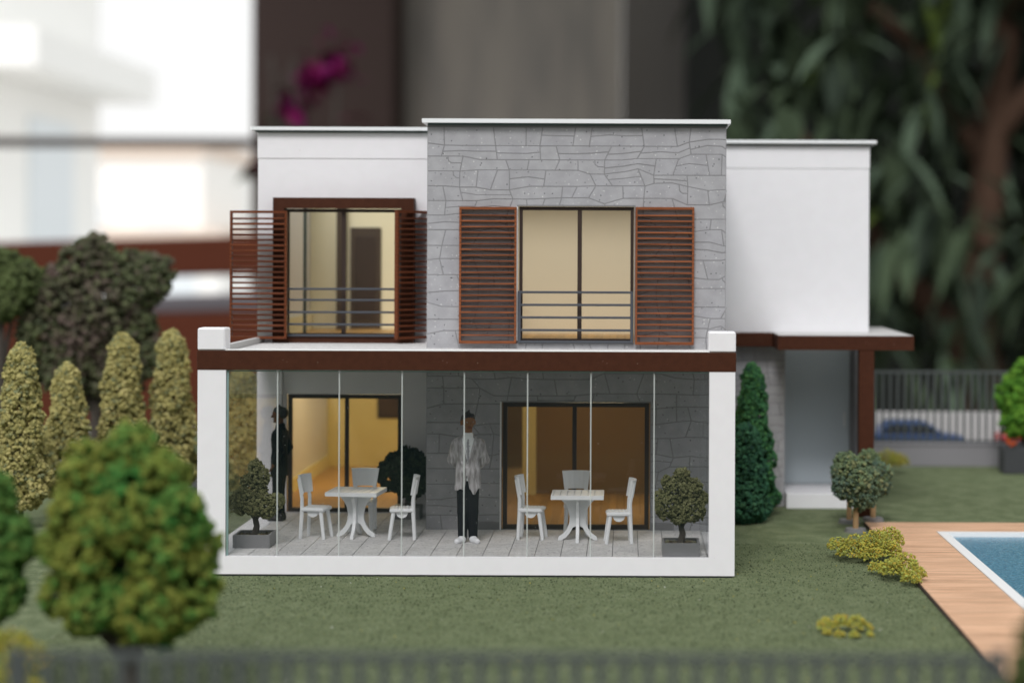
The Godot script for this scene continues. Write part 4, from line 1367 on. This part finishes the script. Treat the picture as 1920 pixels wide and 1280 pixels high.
# ------------------------------------------------------------------ garden
func garden() -> void:
	var olive := [Color(0.34, 0.305, 0.115), Color(0.26, 0.235, 0.09), Color(0.42, 0.37, 0.16), Color(0.17, 0.19, 0.105)]
	var g := "olive conifers beside the terrace"
	cone_tree("conifer_tree", "tall olive conifer with a dark bare foot, farthest from the terrace", Vector3(-1330, 0, -600), 404, 62, 46, 4600, 5.0, olive, g, 3, 0.45)
	cone_tree("conifer_tree", "shortest olive conifer, second in from the far end of the row", Vector3(-1300, 0, -840), 348, 64, 40, 4600, 5.0, olive, g, 4, 0.35)
	cone_tree("conifer_tree", "olive conifer third in the row, rising behind the round garden tree", Vector3(-1210, 0, -980), 411, 66, 40, 4600, 5.0, olive, g, 5, 0.5)
	cone_tree("conifer_tree", "short olive conifer seen only through the side glass of the terrace", Vector3(-925, 0, -1000), 330, 62, 40, 3600, 5.0, olive, g, 9, 0.5)
	cone_tree("conifer_tree", "olive conifer closest to the white terrace post", Vector3(-1108, 0, -1050), 417, 66, 40, 4600, 5.0, olive, g, 6, 0.5)
	var green := [Color(0.045, 0.13, 0.05), Color(0.028, 0.09, 0.04), Color(0.07, 0.18, 0.06), Color(0.025, 0.06, 0.04)]
	var blueg := [Color(0.033, 0.095, 0.05), Color(0.023, 0.07, 0.042), Color(0.05, 0.125, 0.065), Color(0.02, 0.05, 0.036)]
	cone_tree("conifer_shrub", "tall pointed green conifer against the grey porch wall", Vector3(294, 0, -840), 353, 62, 6, 4000, 5.2, green, "green conifers by the porch", 7, 0.3)
	cone_tree("conifer_shrub", "lower blue-green conifer in front of the tall pointed one", Vector3(272, 0, -735), 222, 58, 4, 3000, 5.0, blueg, "green conifers by the porch", 8, 0.6)
	# topiaries on stakes
	rng.seed = 21
	var tops := [["round clipped topiary standing in front of two others by the deck corner", Vector3(506, 0, -600), 50.0, 82.0], ["round clipped topiary whose foot stands on the plywood deck corner", Vector3(560, 7, -720), 40.0, 78.0], ["clipped topiary half hidden behind its neighbour, farther from the deck", Vector3(508, 0, -735), 42.0, 80.0]]
	for k in 3:
		var q: Array = tops[k]
		var t := thing("topiary", q[0], "topiary", q[1], "topiaries at the deck corner")
		var s := Shape.new()
		s.tube([Vector3(0, 0, 0), Vector3(0, 8, 0)], [26, 22], 14)
		part(t, "base", s.mesh(), M.planter_grey)
		s = Shape.new()
		s.tube([Vector3(0, 6, 0), Vector3(1, 70, 0)], [6.5, 6.0], 9)
		part(t, "trunk", s.mesh(), M.bark_warm)
		var r: float = q[2]
		crown(t, "crown", [[Vector3(0, 104, 0), r * 0.85], [Vector3(-10, 136, 4), r * 0.6], [Vector3(12, 84, 0), r * 0.72], [Vector3(-r * 0.55, 100 + 8 * k, 8), r * 0.5], [Vector3(r * 0.6, 118 - 7 * k, 6), r * 0.46], [Vector3(4, 118, r * 0.5), r * 0.5]], 2300, 4.2, [Color(0.13, 0.17, 0.08), Color(0.09, 0.13, 0.07), Color(0.23, 0.23, 0.11), Color(0.075, 0.115, 0.09)], true)
	# yellow moss
	moss("spreading yellow green moss clump beside the deck, below the topiaries", [[Vector3(455, 14, -195), 34.0], [Vector3(500, 20, -215), 36.0], [Vector3(530, 26, -255), 30.0], [Vector3(480, 12, -165), 24.0], [Vector3(425, 20, -235), 20.0], [Vector3(522, 14, -190), 26.0]], 31)
	moss("narrow yellow green moss clump touching the deck edge", [[Vector3(496, 16, 30), 24.0], [Vector3(524, 22, 5), 24.0], [Vector3(533, 14, 60), 22.0], [Vector3(504, 10, -10), 22.0], [Vector3(478, 8, -40), 18.0], [Vector3(524, 10, 88), 18.0]], 32)
	moss("lone ring of yellow moss lying on the open lawn", [[Vector3(325, 8, 500), 15.0], [Vector3(348, 9, 492), 16.0], [Vector3(372, 10, 498), 15.0], [Vector3(384, 7, 508), 12.0], [Vector3(340, 4, 545), 8.0], [Vector3(362, 4, 552), 8.0], [Vector3(322, 4, 528), 7.0], [Vector3(390, 3, 535), 5.0]], 33)
	moss("small yellow bush behind the brown porch post", [[Vector3(730, 24, -1700), 38.0], [Vector3(760, 26, -1700), 30.0], [Vector3(700, 18, -1700), 26.0]], 34)
	# big round trees near the front
	var fc := [Color(0.17, 0.19, 0.036), Color(0.11, 0.14, 0.028), Color(0.2, 0.215, 0.05), Color(0.035, 0.15, 0.035)]
	var l1 := []
	rng.seed = 40
	for q in [[332, 8, 2], [306, 52, 5], [258, 76, 6], [208, 84, 7], [158, 82, 7], [120, 62, 6], [220, 40, 5], [270, 28, 4], [160, 44, 5]]:
		for k in q[2]:
			var a: float = TAU * (k + rng.randf() * 0.6) / q[2]
			l1.append([Vector3(cos(a) * q[1], q[0] + rng.randf_range(-16, 16), sin(a) * q[1] * 0.8), rng.randf_range(25, 44)])
	var t1 := round_tree("tall round yellow green garden tree standing before the white terrace post", Vector3(-662, 0, 1010), l1, 8500, 5.6, fc, 41)
	round_tree("round green garden tree cut off by the picture edge, beside the taller one", Vector3(-872, 0, 1000), [[Vector3(0, 270, 0), 48.0], [Vector3(-40, 220, 0), 60.0], [Vector3(26, 215, 0), 50.0], [Vector3(22, 160, 10), 46.0], [Vector3(-20, 150, 0), 50.0]], 3000, 6.5, [Color(0.08, 0.17, 0.04), Color(0.05, 0.12, 0.03), Color(0.13, 0.17, 0.04)], 42)
	round_tree("dark green garden tree at the end of the near fence", Vector3(408, 0, 1780), [[Vector3(0, 245, 0), 42.0], [Vector3(-8, 200, 0), 46.0], [Vector3(10, 160, 0), 50.0]], 900, 7.0, [Color(0.05, 0.07, 0.022), Color(0.035, 0.05, 0.02), Color(0.09, 0.09, 0.03)], 43)
	moss("low yellow green bush at the foot of the near fence, under the cut off tree", [[Vector3(-800, 80, 1070), 30.0], [Vector3(-772, 70, 1075), 26.0], [Vector3(-830, 84, 1070), 28.0], [Vector3(-800, 34, 1090), 40.0], [Vector3(-760, 26, 1100), 26.0]], 44)
	moss("yellow green bush beside the end of the near fence", [[Vector3(338, 195, 1800), 12.0], [Vector3(350, 180, 1800), 20.0], [Vector3(345, 140, 1800), 24.0], [Vector3(350, 90, 1800), 26.0], [Vector3(345, 40, 1800), 28.0]], 45)
	# big dark trees of the model behind the conifers
	rng.seed = 51
	var dk := [Color(0.08, 0.096, 0.048), Color(0.055, 0.068, 0.036), Color(0.12, 0.14, 0.065), Color(0.11, 0.08, 0.07)]
	var l2 := [[Vector3(-30, 560, 0), 84.0], [Vector3(0, 600, 0), 60.0], [Vector3(120, 520, 0), 92.0], [Vector3(170, 540, 10), 62.0], [Vector3(-90, 470, 0), 86.0], [Vector3(40, 440, 20), 100.0], [Vector3(-150, 380, 0), 80.0], [Vector3(-30, 350, 20), 96.0], [Vector3(110, 380, 0), 70.0], [Vector3(170, 300, 0), 60.0], [Vector3(-120, 520, 0), 50.0], [Vector3(-60, 270, 20), 90.0], [Vector3(70, 250, 20), 84.0], [Vector3(-170, 290, 0), 70.0]]
	round_tree("big dark lumpy tree towering behind the olive conifers", Vector3(-1565, 0, -2000), l2, 6000, 8.5, dk, 52)
	round_tree("dull green spreading tree behind the tallest conifer", Vector3(-1830, 0, -1950), [[Vector3(0, 545, 0), 70.0], [Vector3(60, 520, 0), 66.0], [Vector3(-60, 500, 0), 80.0], [Vector3(20, 470, 20), 60.0]], 2600, 9.0, [Color(0.1, 0.13, 0.05), Color(0.04, 0.055, 0.02), Color(0.03, 0.035, 0.02)], 53)
	# tree by the boundary wall
	round_tree("bright green tree in a dark planter beside the parked red car", Vector3(1120, 0, -1750), [[Vector3(20, 250, 0), 64.0], [Vector3(-26, 215, 0), 54.0], [Vector3(40, 170, 0), 64.0], [Vector3(-20, 150, 20), 48.0]], 1300, 8.0, [Color(0.08, 0.2, 0.025), Color(0.045, 0.13, 0.02), Color(0.12, 0.24, 0.03)], 54)
	var pl := thing("planter_box", "dark grey planter at the foot of the bright green tree", "planter", Vector3(1130, 0, -1740))
	part(pl, "box", bm(Vector3(150, 74, 80), 2.0), M.dark_base, Vector3(0, 37, 0))
	var fs := Shape.new()
	for q in [Vector3(-62, 92, 40), Vector3(-50, 84, 44), Vector3(0, 84, 44)]:
		fs.col = Color(0.5, 0.09, 0.02)
		for k in 6:
			crumb(fs, q + Vector3(rng.randf_range(-6, 6), rng.randf_range(-6, 6), rng.randf_range(-5, 5)), 4.0)
	part(pl, "flower", fs.mesh(), M.foam)

func moss(label: String, lobes: Array, sd: int) -> void:
	rng.seed = sd
	var c: Vector3 = lobes[0][0]
	c.y = 0.0
	var t := thing("moss_clump", label, "moss", c)
	var local := []
	var sum := 0.0
	for l in lobes:
		local.append([l[0] - c, l[1]])
		sum += l[1] * l[1]
	var s := Shape.new()
	var cols := [Color(0.36, 0.34, 0.06), Color(0.24, 0.26, 0.065), Color(0.46, 0.31, 0.05), Color(0.32, 0.38, 0.1)]
	for l in local:
		var n := int(clampf(0.55 * l[1] * l[1], 60, 700))
		for i in n:
			var d := Vector3(rng.randfn(), absf(rng.randfn()) * 0.8, rng.randfn()).normalized()
			var p: Vector3 = l[0] + d * l[1] * (0.45 + 0.6 * sqrt(rng.randf())) * Vector3(1.05, 1.15, 1.05)
			p.y = maxf(p.y, 0.4)
			s.col = cols[0].lerp(cols[1 + rng.randi() % 3], rng.randf())
			crumb(s, p, rng.randf_range(1.1, 2.9), 0.6, true)
	part(t, "tuft", s.mesh(), M.foam)

func round_tree(label: String, at: Vector3, lobes: Array, count: int, r: float, cols: Array, sd: int) -> Node3D:
	rng.seed = sd
	var t := thing("garden_tree", label, "tree", at)
	var s := Shape.new()
	var top: Vector3 = lobes[0][0]
	s.tube([Vector3(0, 0, 0), Vector3(2, top.y * 0.35, 0), Vector3(0, top.y * 0.85, 0)], [top.y * 0.035, top.y * 0.027, top.y * 0.012], 9)
	for l in lobes:
		s.tube([Vector3(1, l[0].y * 0.45, 0), l[0] * Vector3(0.5, 0.75, 0.5), l[0]], [top.y * 0.018, top.y * 0.012, 2.0], 6)
	part(t, "trunk", s.mesh(), M.bark)
	crown(t, "crown", lobes, count, r, cols, false)
	return t

# ------------------------------------------------------------------ fences, boundary, street
func fence(label: String, x0: float, x1: float, z: float, y0: float, y1: float, step: float, bar: float) -> void:
	var o := thing("railing_fence", label, "fence", Vector3((x0 + x1) * 0.5, 0, z), "dark bar fences of the model plot")
	wbox(o, "rail", Vector3(x0, y1 - 7, z - 3), Vector3(x1, y1 + 1, z + 3), M.fence_grey, 1.0)
	wbox(o, "rail", Vector3(x0, y0 + 2, z - 2.5), Vector3(x1, y0 + 8, z + 2.5), M.fence_grey, 1.0)
	var x := x0 + step * 0.5
	while x < x1:
		wbox(o, "bar", Vector3(x - bar * 0.5, y0, z - 1.8), Vector3(x + bar * 0.5, y1 - 6.9, z + 1.8), M.fence_grey, 0.5)
		x += step
	for q in [x0 + 2.0, x1 - 2.0]:
		wbox(o, "post", Vector3(q - 5, y0, z - 5), Vector3(q + 5, y1 + 6, z + 5), M.fence_grey, 1.0)

func boundary() -> void:
	fence("low dark bar fence running along the front edge of the lawn", -612, 376, 1640, 0, 206, 24.0, 10.5)
	var w := thing("boundary_wall", "low grey boundary wall across the far side of the lawn", "wall", Vector3(1080, 0, -1900))
	part(w, "wall_body", bm(Vector3(1040, 61, 30), 1.0), M.boundary_grey, Vector3(0, 30.5, 0))
	part(w, "coping", bm(Vector3(1044, 6, 36), 1.2), M.boundary_grey, Vector3(0, 64.2, 0))
	fence("tall dark bar fence standing on the low grey boundary wall", 562, 1598, -1900, 67.4, 274, 21.4, 7.5)
	car("blue parked car behind the bar fence", Vector3(880, 2, -2180), M.car_blue, "parked model cars behind the fence")
	car("red parked car behind the bar fence, next to the bright green tree", Vector3(1280, 2, -2180), M.car_red, "parked model cars behind the fence")
	var k := thing("street_wall", "low white wall along the model street behind the cars", "wall", Vector3(1120, 0, -2420))
	part(k, "wall_body", bm(Vector3(1040, 112, 20), 1.0), M.lip_grey, Vector3(0, 57, 0))
	# low grey wall behind the conifers
	var g := thing("garden_wall", "low grey brown wall behind the olive conifers", "wall", Vector3(-1400, 0, -1330))
	part(g, "wall_body", bm(Vector3(1100, 80, 24), 1.0), M.boundary_grey, Vector3(0, 40, 0))
	part(g, "coping", bm(Vector3(1104, 6, 30), 1.0), M.dark_base, Vector3(0, 83.2, 0))

func car(label: String, at: Vector3, m: Material, group: String) -> void:
	var t := thing("parked_car", label, "car", at, group)
	var s := Shape.new()
	s.prism(PackedVector2Array([Vector2(-150, 22), Vector2(150, 22), Vector2(152, 48), Vector2(140, 60), Vector2(82, 67), Vector2(-120, 68), Vector2(-150, 62), Vector2(-154, 40)]), Vector3(0, 0, -60), Vector3.RIGHT, Vector3.UP, Vector3.BACK, 120, 4.0)
	part(t, "body", s.mesh(), m)
	s = Shape.new()
	s.prism(PackedVector2Array([Vector2(-118, 67.5), Vector2(82, 67.5), Vector2(40, 98), Vector2(20, 104), Vector2(-72, 104), Vector2(-96, 98)]), Vector3(0, 0, -52), Vector3.RIGHT, Vector3.UP, Vector3.BACK, 104, 4.0)
	part(t, "cabin", s.mesh(), m)
	s = Shape.new()
	s.prism(PackedVector2Array([Vector2(-100, 71), Vector2(-24, 71), Vector2(-24, 97), Vector2(-70, 97), Vector2(-88, 93)]), Vector3.ZERO, Vector3.RIGHT, Vector3.UP, Vector3.BACK, 1.5)
	part(t, "window", s.mesh(), M.car_window, Vector3(0, 0, 51.5))
	s = Shape.new()
	s.prism(PackedVector2Array([Vector2(-18, 71), Vector2(64, 71), Vector2(34, 93), Vector2(18, 97), Vector2(-18, 97)]), Vector3.ZERO, Vector3.RIGHT, Vector3.UP, Vector3.BACK, 1.5)
	part(t, "window", s.mesh(), M.car_window, Vector3(0, 0, 51.5))
	for q in [Vector2(-95, 1), Vector2(95, 1), Vector2(-95, -1), Vector2(95, -1)]:
		s = Shape.new()
		s.tube([Vector3(q.x, 22, q.y * 48), Vector3(q.x, 22, q.y * 62)], [22, 22], 16)
		part(t, "wheel", s.mesh(), M.tyre)

# ------------------------------------------------------------------ the veranda round the model, in metres
func mbox(parent: Node3D, called: String, lo: Vector3, hi: Vector3, m: Material, bev := 0.0) -> MeshInstance3D:
	return wbox(parent, called, lo / U, hi / U, m, bev / U)

func mthing(called: String, label: String, category: String, at: Vector3, group := "") -> Node3D:
	return thing(called, label, category, at / U, group)

func leaf(s: Shape, at: Vector3, dir: Vector3, l: float, w: float, droop: float) -> void:
	var side := dir.cross(Vector3.UP).normalized()
	if side.length() < 0.5:
		side = Vector3.RIGHT
	var up := side.cross(dir).normalized()
	var prev := []
	for k in 5:
		var t := k / 4.0
		var c := at + dir * l * t - Vector3.UP * droop * l * t * t
		var h := w * 0.5 * sin(PI * clampf(t * 0.92 + 0.04, 0, 1))
		var row := [c - side * h + up * h * 0.35, c, c + side * h + up * h * 0.35]
		if k > 0:
			for j in 2:
				s.quad(prev[j], prev[j + 1], row[j + 1], row[j], up)
		prev = row

func veranda() -> void:
	# floor and table
	var s := Shape.new()
	s.plate(Vector3(0, -0.78, 0), Vector3.RIGHT, Vector3(0, 0, -1), Vector3.UP, Rect2(-3.0, -3.0, 6.5, 8.0), [], 0.15)
	struct("veranda_floor", s.mesh(1.0), M.floor_tile, "tiled floor of the veranda")
	s = Shape.new()
	s.plate(Vector3(0, -6.0, 0), Vector3.RIGHT, Vector3(0, 0, -1), Vector3.UP, Rect2(-150, -60, 300, 300), [], 0.5)
	struct("ground", s.mesh(1.0), M.street, "pale ground outside beyond the veranda")
	var tb := mthing("display_table", "wooden display table carrying the model", "table", Vector3(-0.05, -0.78, 0.04))
	mbox(tb, "table_top", Vector3(-0.42, -0.06, -0.42), Vector3(0.32, -0.0175, 0.42), M.veranda_wood, 0.004)
	for q in [Vector2(-0.38, -0.36), Vector2(0.28, -0.36), Vector2(-0.38, 0.36), Vector2(0.28, 0.36)]:
		mbox(tb, "leg", Vector3(q.x - 0.03, -0.78, q.y - 0.03), Vector3(q.x + 0.03, -0.0605, q.y + 0.03), M.veranda_wood, 0.003)
	# walls of the veranda
	var w := mthing("veranda_pillar", "dark brown wooden pillar at the edge of the veranda", "pillar", Vector3(-0.57, -0.78, -3.1))
	mbox(w, "shaft", Vector3(-0.705, -0.78, -3.2), Vector3(-0.437, 2.6, -3.01), M.veranda_wood, 0.006)
	w = mthing("veranda_wall", "pale grey plastered wall section behind the stone volume", "wall", Vector3(-0.22, -0.78, -3.2))
	mbox(w, "wall_body", Vector3(-0.436, -0.78, -3.35), Vector3(-0.012, 2.6, -3.16), M.plaster)
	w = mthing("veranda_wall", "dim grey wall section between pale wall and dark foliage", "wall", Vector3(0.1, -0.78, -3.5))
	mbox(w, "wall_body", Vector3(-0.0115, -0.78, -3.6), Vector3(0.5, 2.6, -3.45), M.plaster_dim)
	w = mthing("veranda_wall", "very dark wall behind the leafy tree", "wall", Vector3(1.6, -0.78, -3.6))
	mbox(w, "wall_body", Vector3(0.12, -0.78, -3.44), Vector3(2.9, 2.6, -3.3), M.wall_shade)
	w = mthing("veranda_wall", "unseen parapet added on the open side of the veranda to block low sky light", "wall", Vector3(0.3, -0.78, 2.4))
	mbox(w, "wall_body", Vector3(-3.0, -0.78, 2.4), Vector3(3.4, 0.85, 2.55), M.plaster_house)  # added out of view to keep low sky light off the model
	w = mthing("unseen_veranda_roof", "unseen roof over the inner part of the veranda, placed to block sky light", "roof", Vector3(1.0, 2.6, -2.2))
	mbox(w, "roof_slab", Vector3(-0.9, 2.605, -3.7), Vector3(3.4, 2.75, -0.75), M.plaster)  # slab out of view, sized to cut sky light from behind
	# balustrade
	w = mthing("balustrade", "thin dark horizontal handrail against the bright sky", "railing", Vector3(-1.3, -0.78, -3.05))
	mbox(w, "handrail", Vector3(-2.4, 0.288, -3.09), Vector3(-0.706, 0.304, -3.02), M.rail_dark, 0.003)
	for x in [-2.38, -1.55]:
		mbox(w, "post", Vector3(x - 0.02, -0.78, -3.08), Vector3(x + 0.02, 0.2875, -3.03), M.rail_dark, 0.002)
	w = mthing("wooden_bench", "red brown slatted bench back behind the dark lumpy tree", "bench", Vector3(-0.95, -0.78, -2.0))
	for q in [[0.042, 0.094, M.board_red], [-0.006, 0.017, M.board_grey], [-0.16, -0.0065, M.board_red], [-0.34, -0.165, M.board_red]]:
		var b := mbox(w, "board", Vector3(-1.75, q[0], -2.02), Vector3(-0.3, q[1], -1.99), q[2], 0.003)
		b.rotation.z = 0.03
	for x in [-1.7, -0.36]:
		mbox(w, "leg", Vector3(x - 0.03, -0.78, -2.06), Vector3(x + 0.03, 0.06, -2.021), M.board_red, 0.003)
	# flowering plant, small plant and big tree
	rng.seed = 81
	var pf := mthing("flowering_plant", "potted plant with magenta flowers before the brown pillar", "plant", Vector3(-0.52, -0.78, -2.6))
	s = Shape.new()
	s.tube([Vector3(0, 0, 0), Vector3(0, 0.24, 0)], [0.1, 0.14], 16)
	part(pf, "pot", s.mesh(1.0), M.pot_clay)
	s = Shape.new()
	var lf := Shape.new()
	var fl := Shape.new()
	for k in 9:
		var tip := Vector3(rng.randf_range(-0.1, 0.1), rng.randf_range(1.02, 1.2), rng.randf_range(-0.06, 0.06))
		s.tube([Vector3(rng.randf_range(-0.04, 0.04), 0.2, 0), tip * Vector3(0.5, 0.6, 0.5), tip], [0.007, 0.006, 0.004], 6)
		for j in 16:
			var q := tip * Vector3(1, rng.randf_range(0.55, 0.97), 1)
			lf.col = [Color(0.06, 0.08, 0.035), Color(0.16, 0.05, 0.075), Color(0.12, 0.07, 0.07)][rng.randi_range(0, 2)]
			leaf(lf, q, Vector3(rng.randfn(), rng.randf_range(-0.2, 0.6), rng.randfn()).normalized(), 0.07, 0.03, 0.4)
	for q in [Vector3(0.01, 1.175, 0), Vector3(0.03, 1.19, 0), Vector3(0.0, 1.15, 0.02), Vector3(0.05, 1.185, 0.02), Vector3(-0.02, 1.12, 0.02)]:
		for j in 15:
			fl.col = [Color(0.13, 0.006, 0.055), Color(0.09, 0.004, 0.035), Color(0.17, 0.014, 0.1)][rng.randi_range(0, 2)]
			leaf(fl, q + Vector3(rng.randfn(), rng.randfn(), rng.randfn()) * 0.02, Vector3(rng.randfn(), rng.randfn(), rng.randfn()).normalized(), 0.03, 0.022, 0.3)
	part(pf, "stem", s.mesh(1.0), M.bark)
	part(pf, "leaves", lf.mesh(1.0), M.foam)
	part(pf, "flowers", fl.mesh(1.0), M.foam)
	rng.seed = 83
	var sp := mthing("leafy_plant", "small green leafy plant showing over the stone volume's roof", "plant", Vector3(-0.1, -0.78, -2.2))
	s = Shape.new()
	s.tube([Vector3(0, 0, 0), Vector3(0, 0.2, 0)], [0.08, 0.11], 16)
	part(sp, "pot", s.mesh(1.0), M.pot_clay)
	s = Shape.new()
	lf = Shape.new()
	for k in 5:
		var tip := Vector3(rng.randf_range(-0.05, 0.05), rng.randf_range(0.92, 1.02), rng.randf_range(-0.04, 0.04))
		s.tube([Vector3(0, 0.17, 0), tip * Vector3(0.5, 0.6, 0.5), tip], [0.007, 0.005, 0.003], 6)
		for j in 14:
			lf.col = [Color(0.03, 0.07, 0.02), Color(0.05, 0.1, 0.03)][rng.randi_range(0, 1)]
			leaf(lf, tip * Vector3(1, rng.randf_range(0.8, 1.0), 1), Vector3(rng.randfn(), rng.randf_range(0.0, 0.8), rng.randfn()).normalized(), 0.06, 0.03, 0.3)
	part(sp, "stem", s.mesh(1.0), M.bark)
	part(sp, "leaves", lf.mesh(1.0), M.foam)
	rng.seed = 85
	var bt := mthing("leafy_tree", "big dark tree with drooping leaves and a warm brown trunk", "tree", Vector3(0.56, -0.78, -2.35))
	s = Shape.new()
	s.tube([Vector3(0, 0, 0), Vector3(-0.01, 0.5, 0), Vector3(-0.02, 0.85, 0), Vector3(0.0, 1.1, 0), Vector3(0.04, 1.4, 0), Vector3(0.06, 1.9, 0)], [0.044, 0.036, 0.03, 0.026, 0.022, 0.012], 12)
	s.tube([Vector3(-0.01, 0.68, 0), Vector3(-0.07, 0.76, 0.02), Vector3(-0.17, 0.87, 0.03), Vector3(-0.3, 1.05, 0.02)], [0.03, 0.024, 0.019, 0.008], 10)
	s.tube([Vector3(-0.01, 1.0, 0), Vector3(-0.12, 1.2, -0.05), Vector3(-0.3, 1.35, -0.05)], [0.022, 0.015, 0.008], 9)
	s.tube([Vector3(0.0, 1.05, 0), Vector3(0.12, 1.2, 0.05), Vector3(0.3, 1.35, 0.05)], [0.022, 0.015, 0.008], 9)
	part(bt, "trunk", s.mesh(1.0), M.trunk_warm)
	lf = Shape.new()
	for k in 400:
		var c := Vector3(rng.randf_range(-0.40, 0.45), rng.randf_range(0.72, 1.75), rng.randf_range(-0.3, 0.16))
		if c.x < -0.42 and c.y < 1.08:
			c.y += 0.4
		for j in 7:
			lf.col = [Color(0.046, 0.066, 0.038), Color(0.064, 0.092, 0.054), Color(0.085, 0.12, 0.08), Color(0.03, 0.042, 0.028)][rng.randi_range(0, 3)]
			if rng.randf() < 0.03:
				lf.col = Color(0.14, 0.2, 0.05)
			leaf(lf, c + Vector3(rng.randfn(), rng.randfn(), rng.randfn()) * 0.03, Vector3(rng.randfn() * 0.6, rng.randf_range(-1.2, 0.1), rng.randfn() * 0.6).normalized(), rng.randf_range(0.07, 0.12), rng.randf_range(0.018, 0.03), 0.3)
	part(bt, "leaves", lf.mesh(1.0), M.foam)
	# houses outside
	far_house("white apartment house with a projecting balcony", Vector3(-11.05, -6, -26), Vector3(5.4, 10.6, 6), 3, true)
	far_house("pale house with a tiled roof beyond the handrail", Vector3(-10.6, -6, -42), Vector3(3.2, 8.2, 6), 2, false)
	far_house("low white house close to the brown pillar", Vector3(-9.9, -6, -40), Vector3(3.4, 6.3, 6), 2, false)

func far_house(label: String, at: Vector3, size: Vector3, cols: int, balcony: bool) -> void:
	var h := mthing("house", label, "house", at, "pale houses outside the veranda")
	var o := at
	mbox(h, "wall", o + Vector3(-size.x * 0.5, 0, -size.z * 0.5), o + Vector3(size.x * 0.5, size.y, size.z * 0.5), M.facade_white)
	mbox(h, "roof", o + Vector3(-size.x * 0.53, size.y + 0.002, -size.z * 0.53), o + Vector3(size.x * 0.53, size.y + 0.3, size.z * 0.53), M.facade_white if balcony else M.roof_tile)
	for r in 3:
		for c in cols:
			var x := -size.x * 0.5 + size.x * (c + 0.5) / cols
			var y := size.y * (r + 0.55) / 3.2
			var win := mbox(h, "window", o + Vector3(x - 0.5, y - 0.7, size.z * 0.5 - 0.02), o + Vector3(x + 0.5, y + 0.7, size.z * 0.5 + 0.06), M.facade_white)
			mbox(win, "pane", o + Vector3(x - 0.42, y - 0.62, size.z * 0.5 + 0.06), o + Vector3(x + 0.42, y + 0.62, size.z * 0.5 + 0.08), M.facade_window)
		if balcony:
			if r == 2:
				mbox(h, "balcony", o + Vector3(size.x * 0.5 + 0.02, 8.45, -size.z * 0.5), o + Vector3(size.x * 0.5 + 0.9, 8.95, size.z * 0.5), M.facade_white)
				mbox(h, "balcony", o + Vector3(size.x * 0.5 + 0.02, 5.3, -size.z * 0.5), o + Vector3(size.x * 0.5 + 0.9, 5.7, size.z * 0.5), M.facade_white)
				for y in [6.1, 3.0]:
					mbox(h, "window", o + Vector3(size.x * 0.5 - 0.02, y, -1.5), o + Vector3(size.x * 0.5 + 0.05, y + 1.9, 0.5), M.facade_window)
			mbox(h, "balcony", o + Vector3(-size.x * 0.5, size.y * (r + 0.3) / 3.2 - 0.9, size.z * 0.5 + 0.1), o + Vector3(size.x * 0.5 - 0.4, size.y * (r + 0.3) / 3.2, size.z * 0.5 + 1.3), M.facade_white)
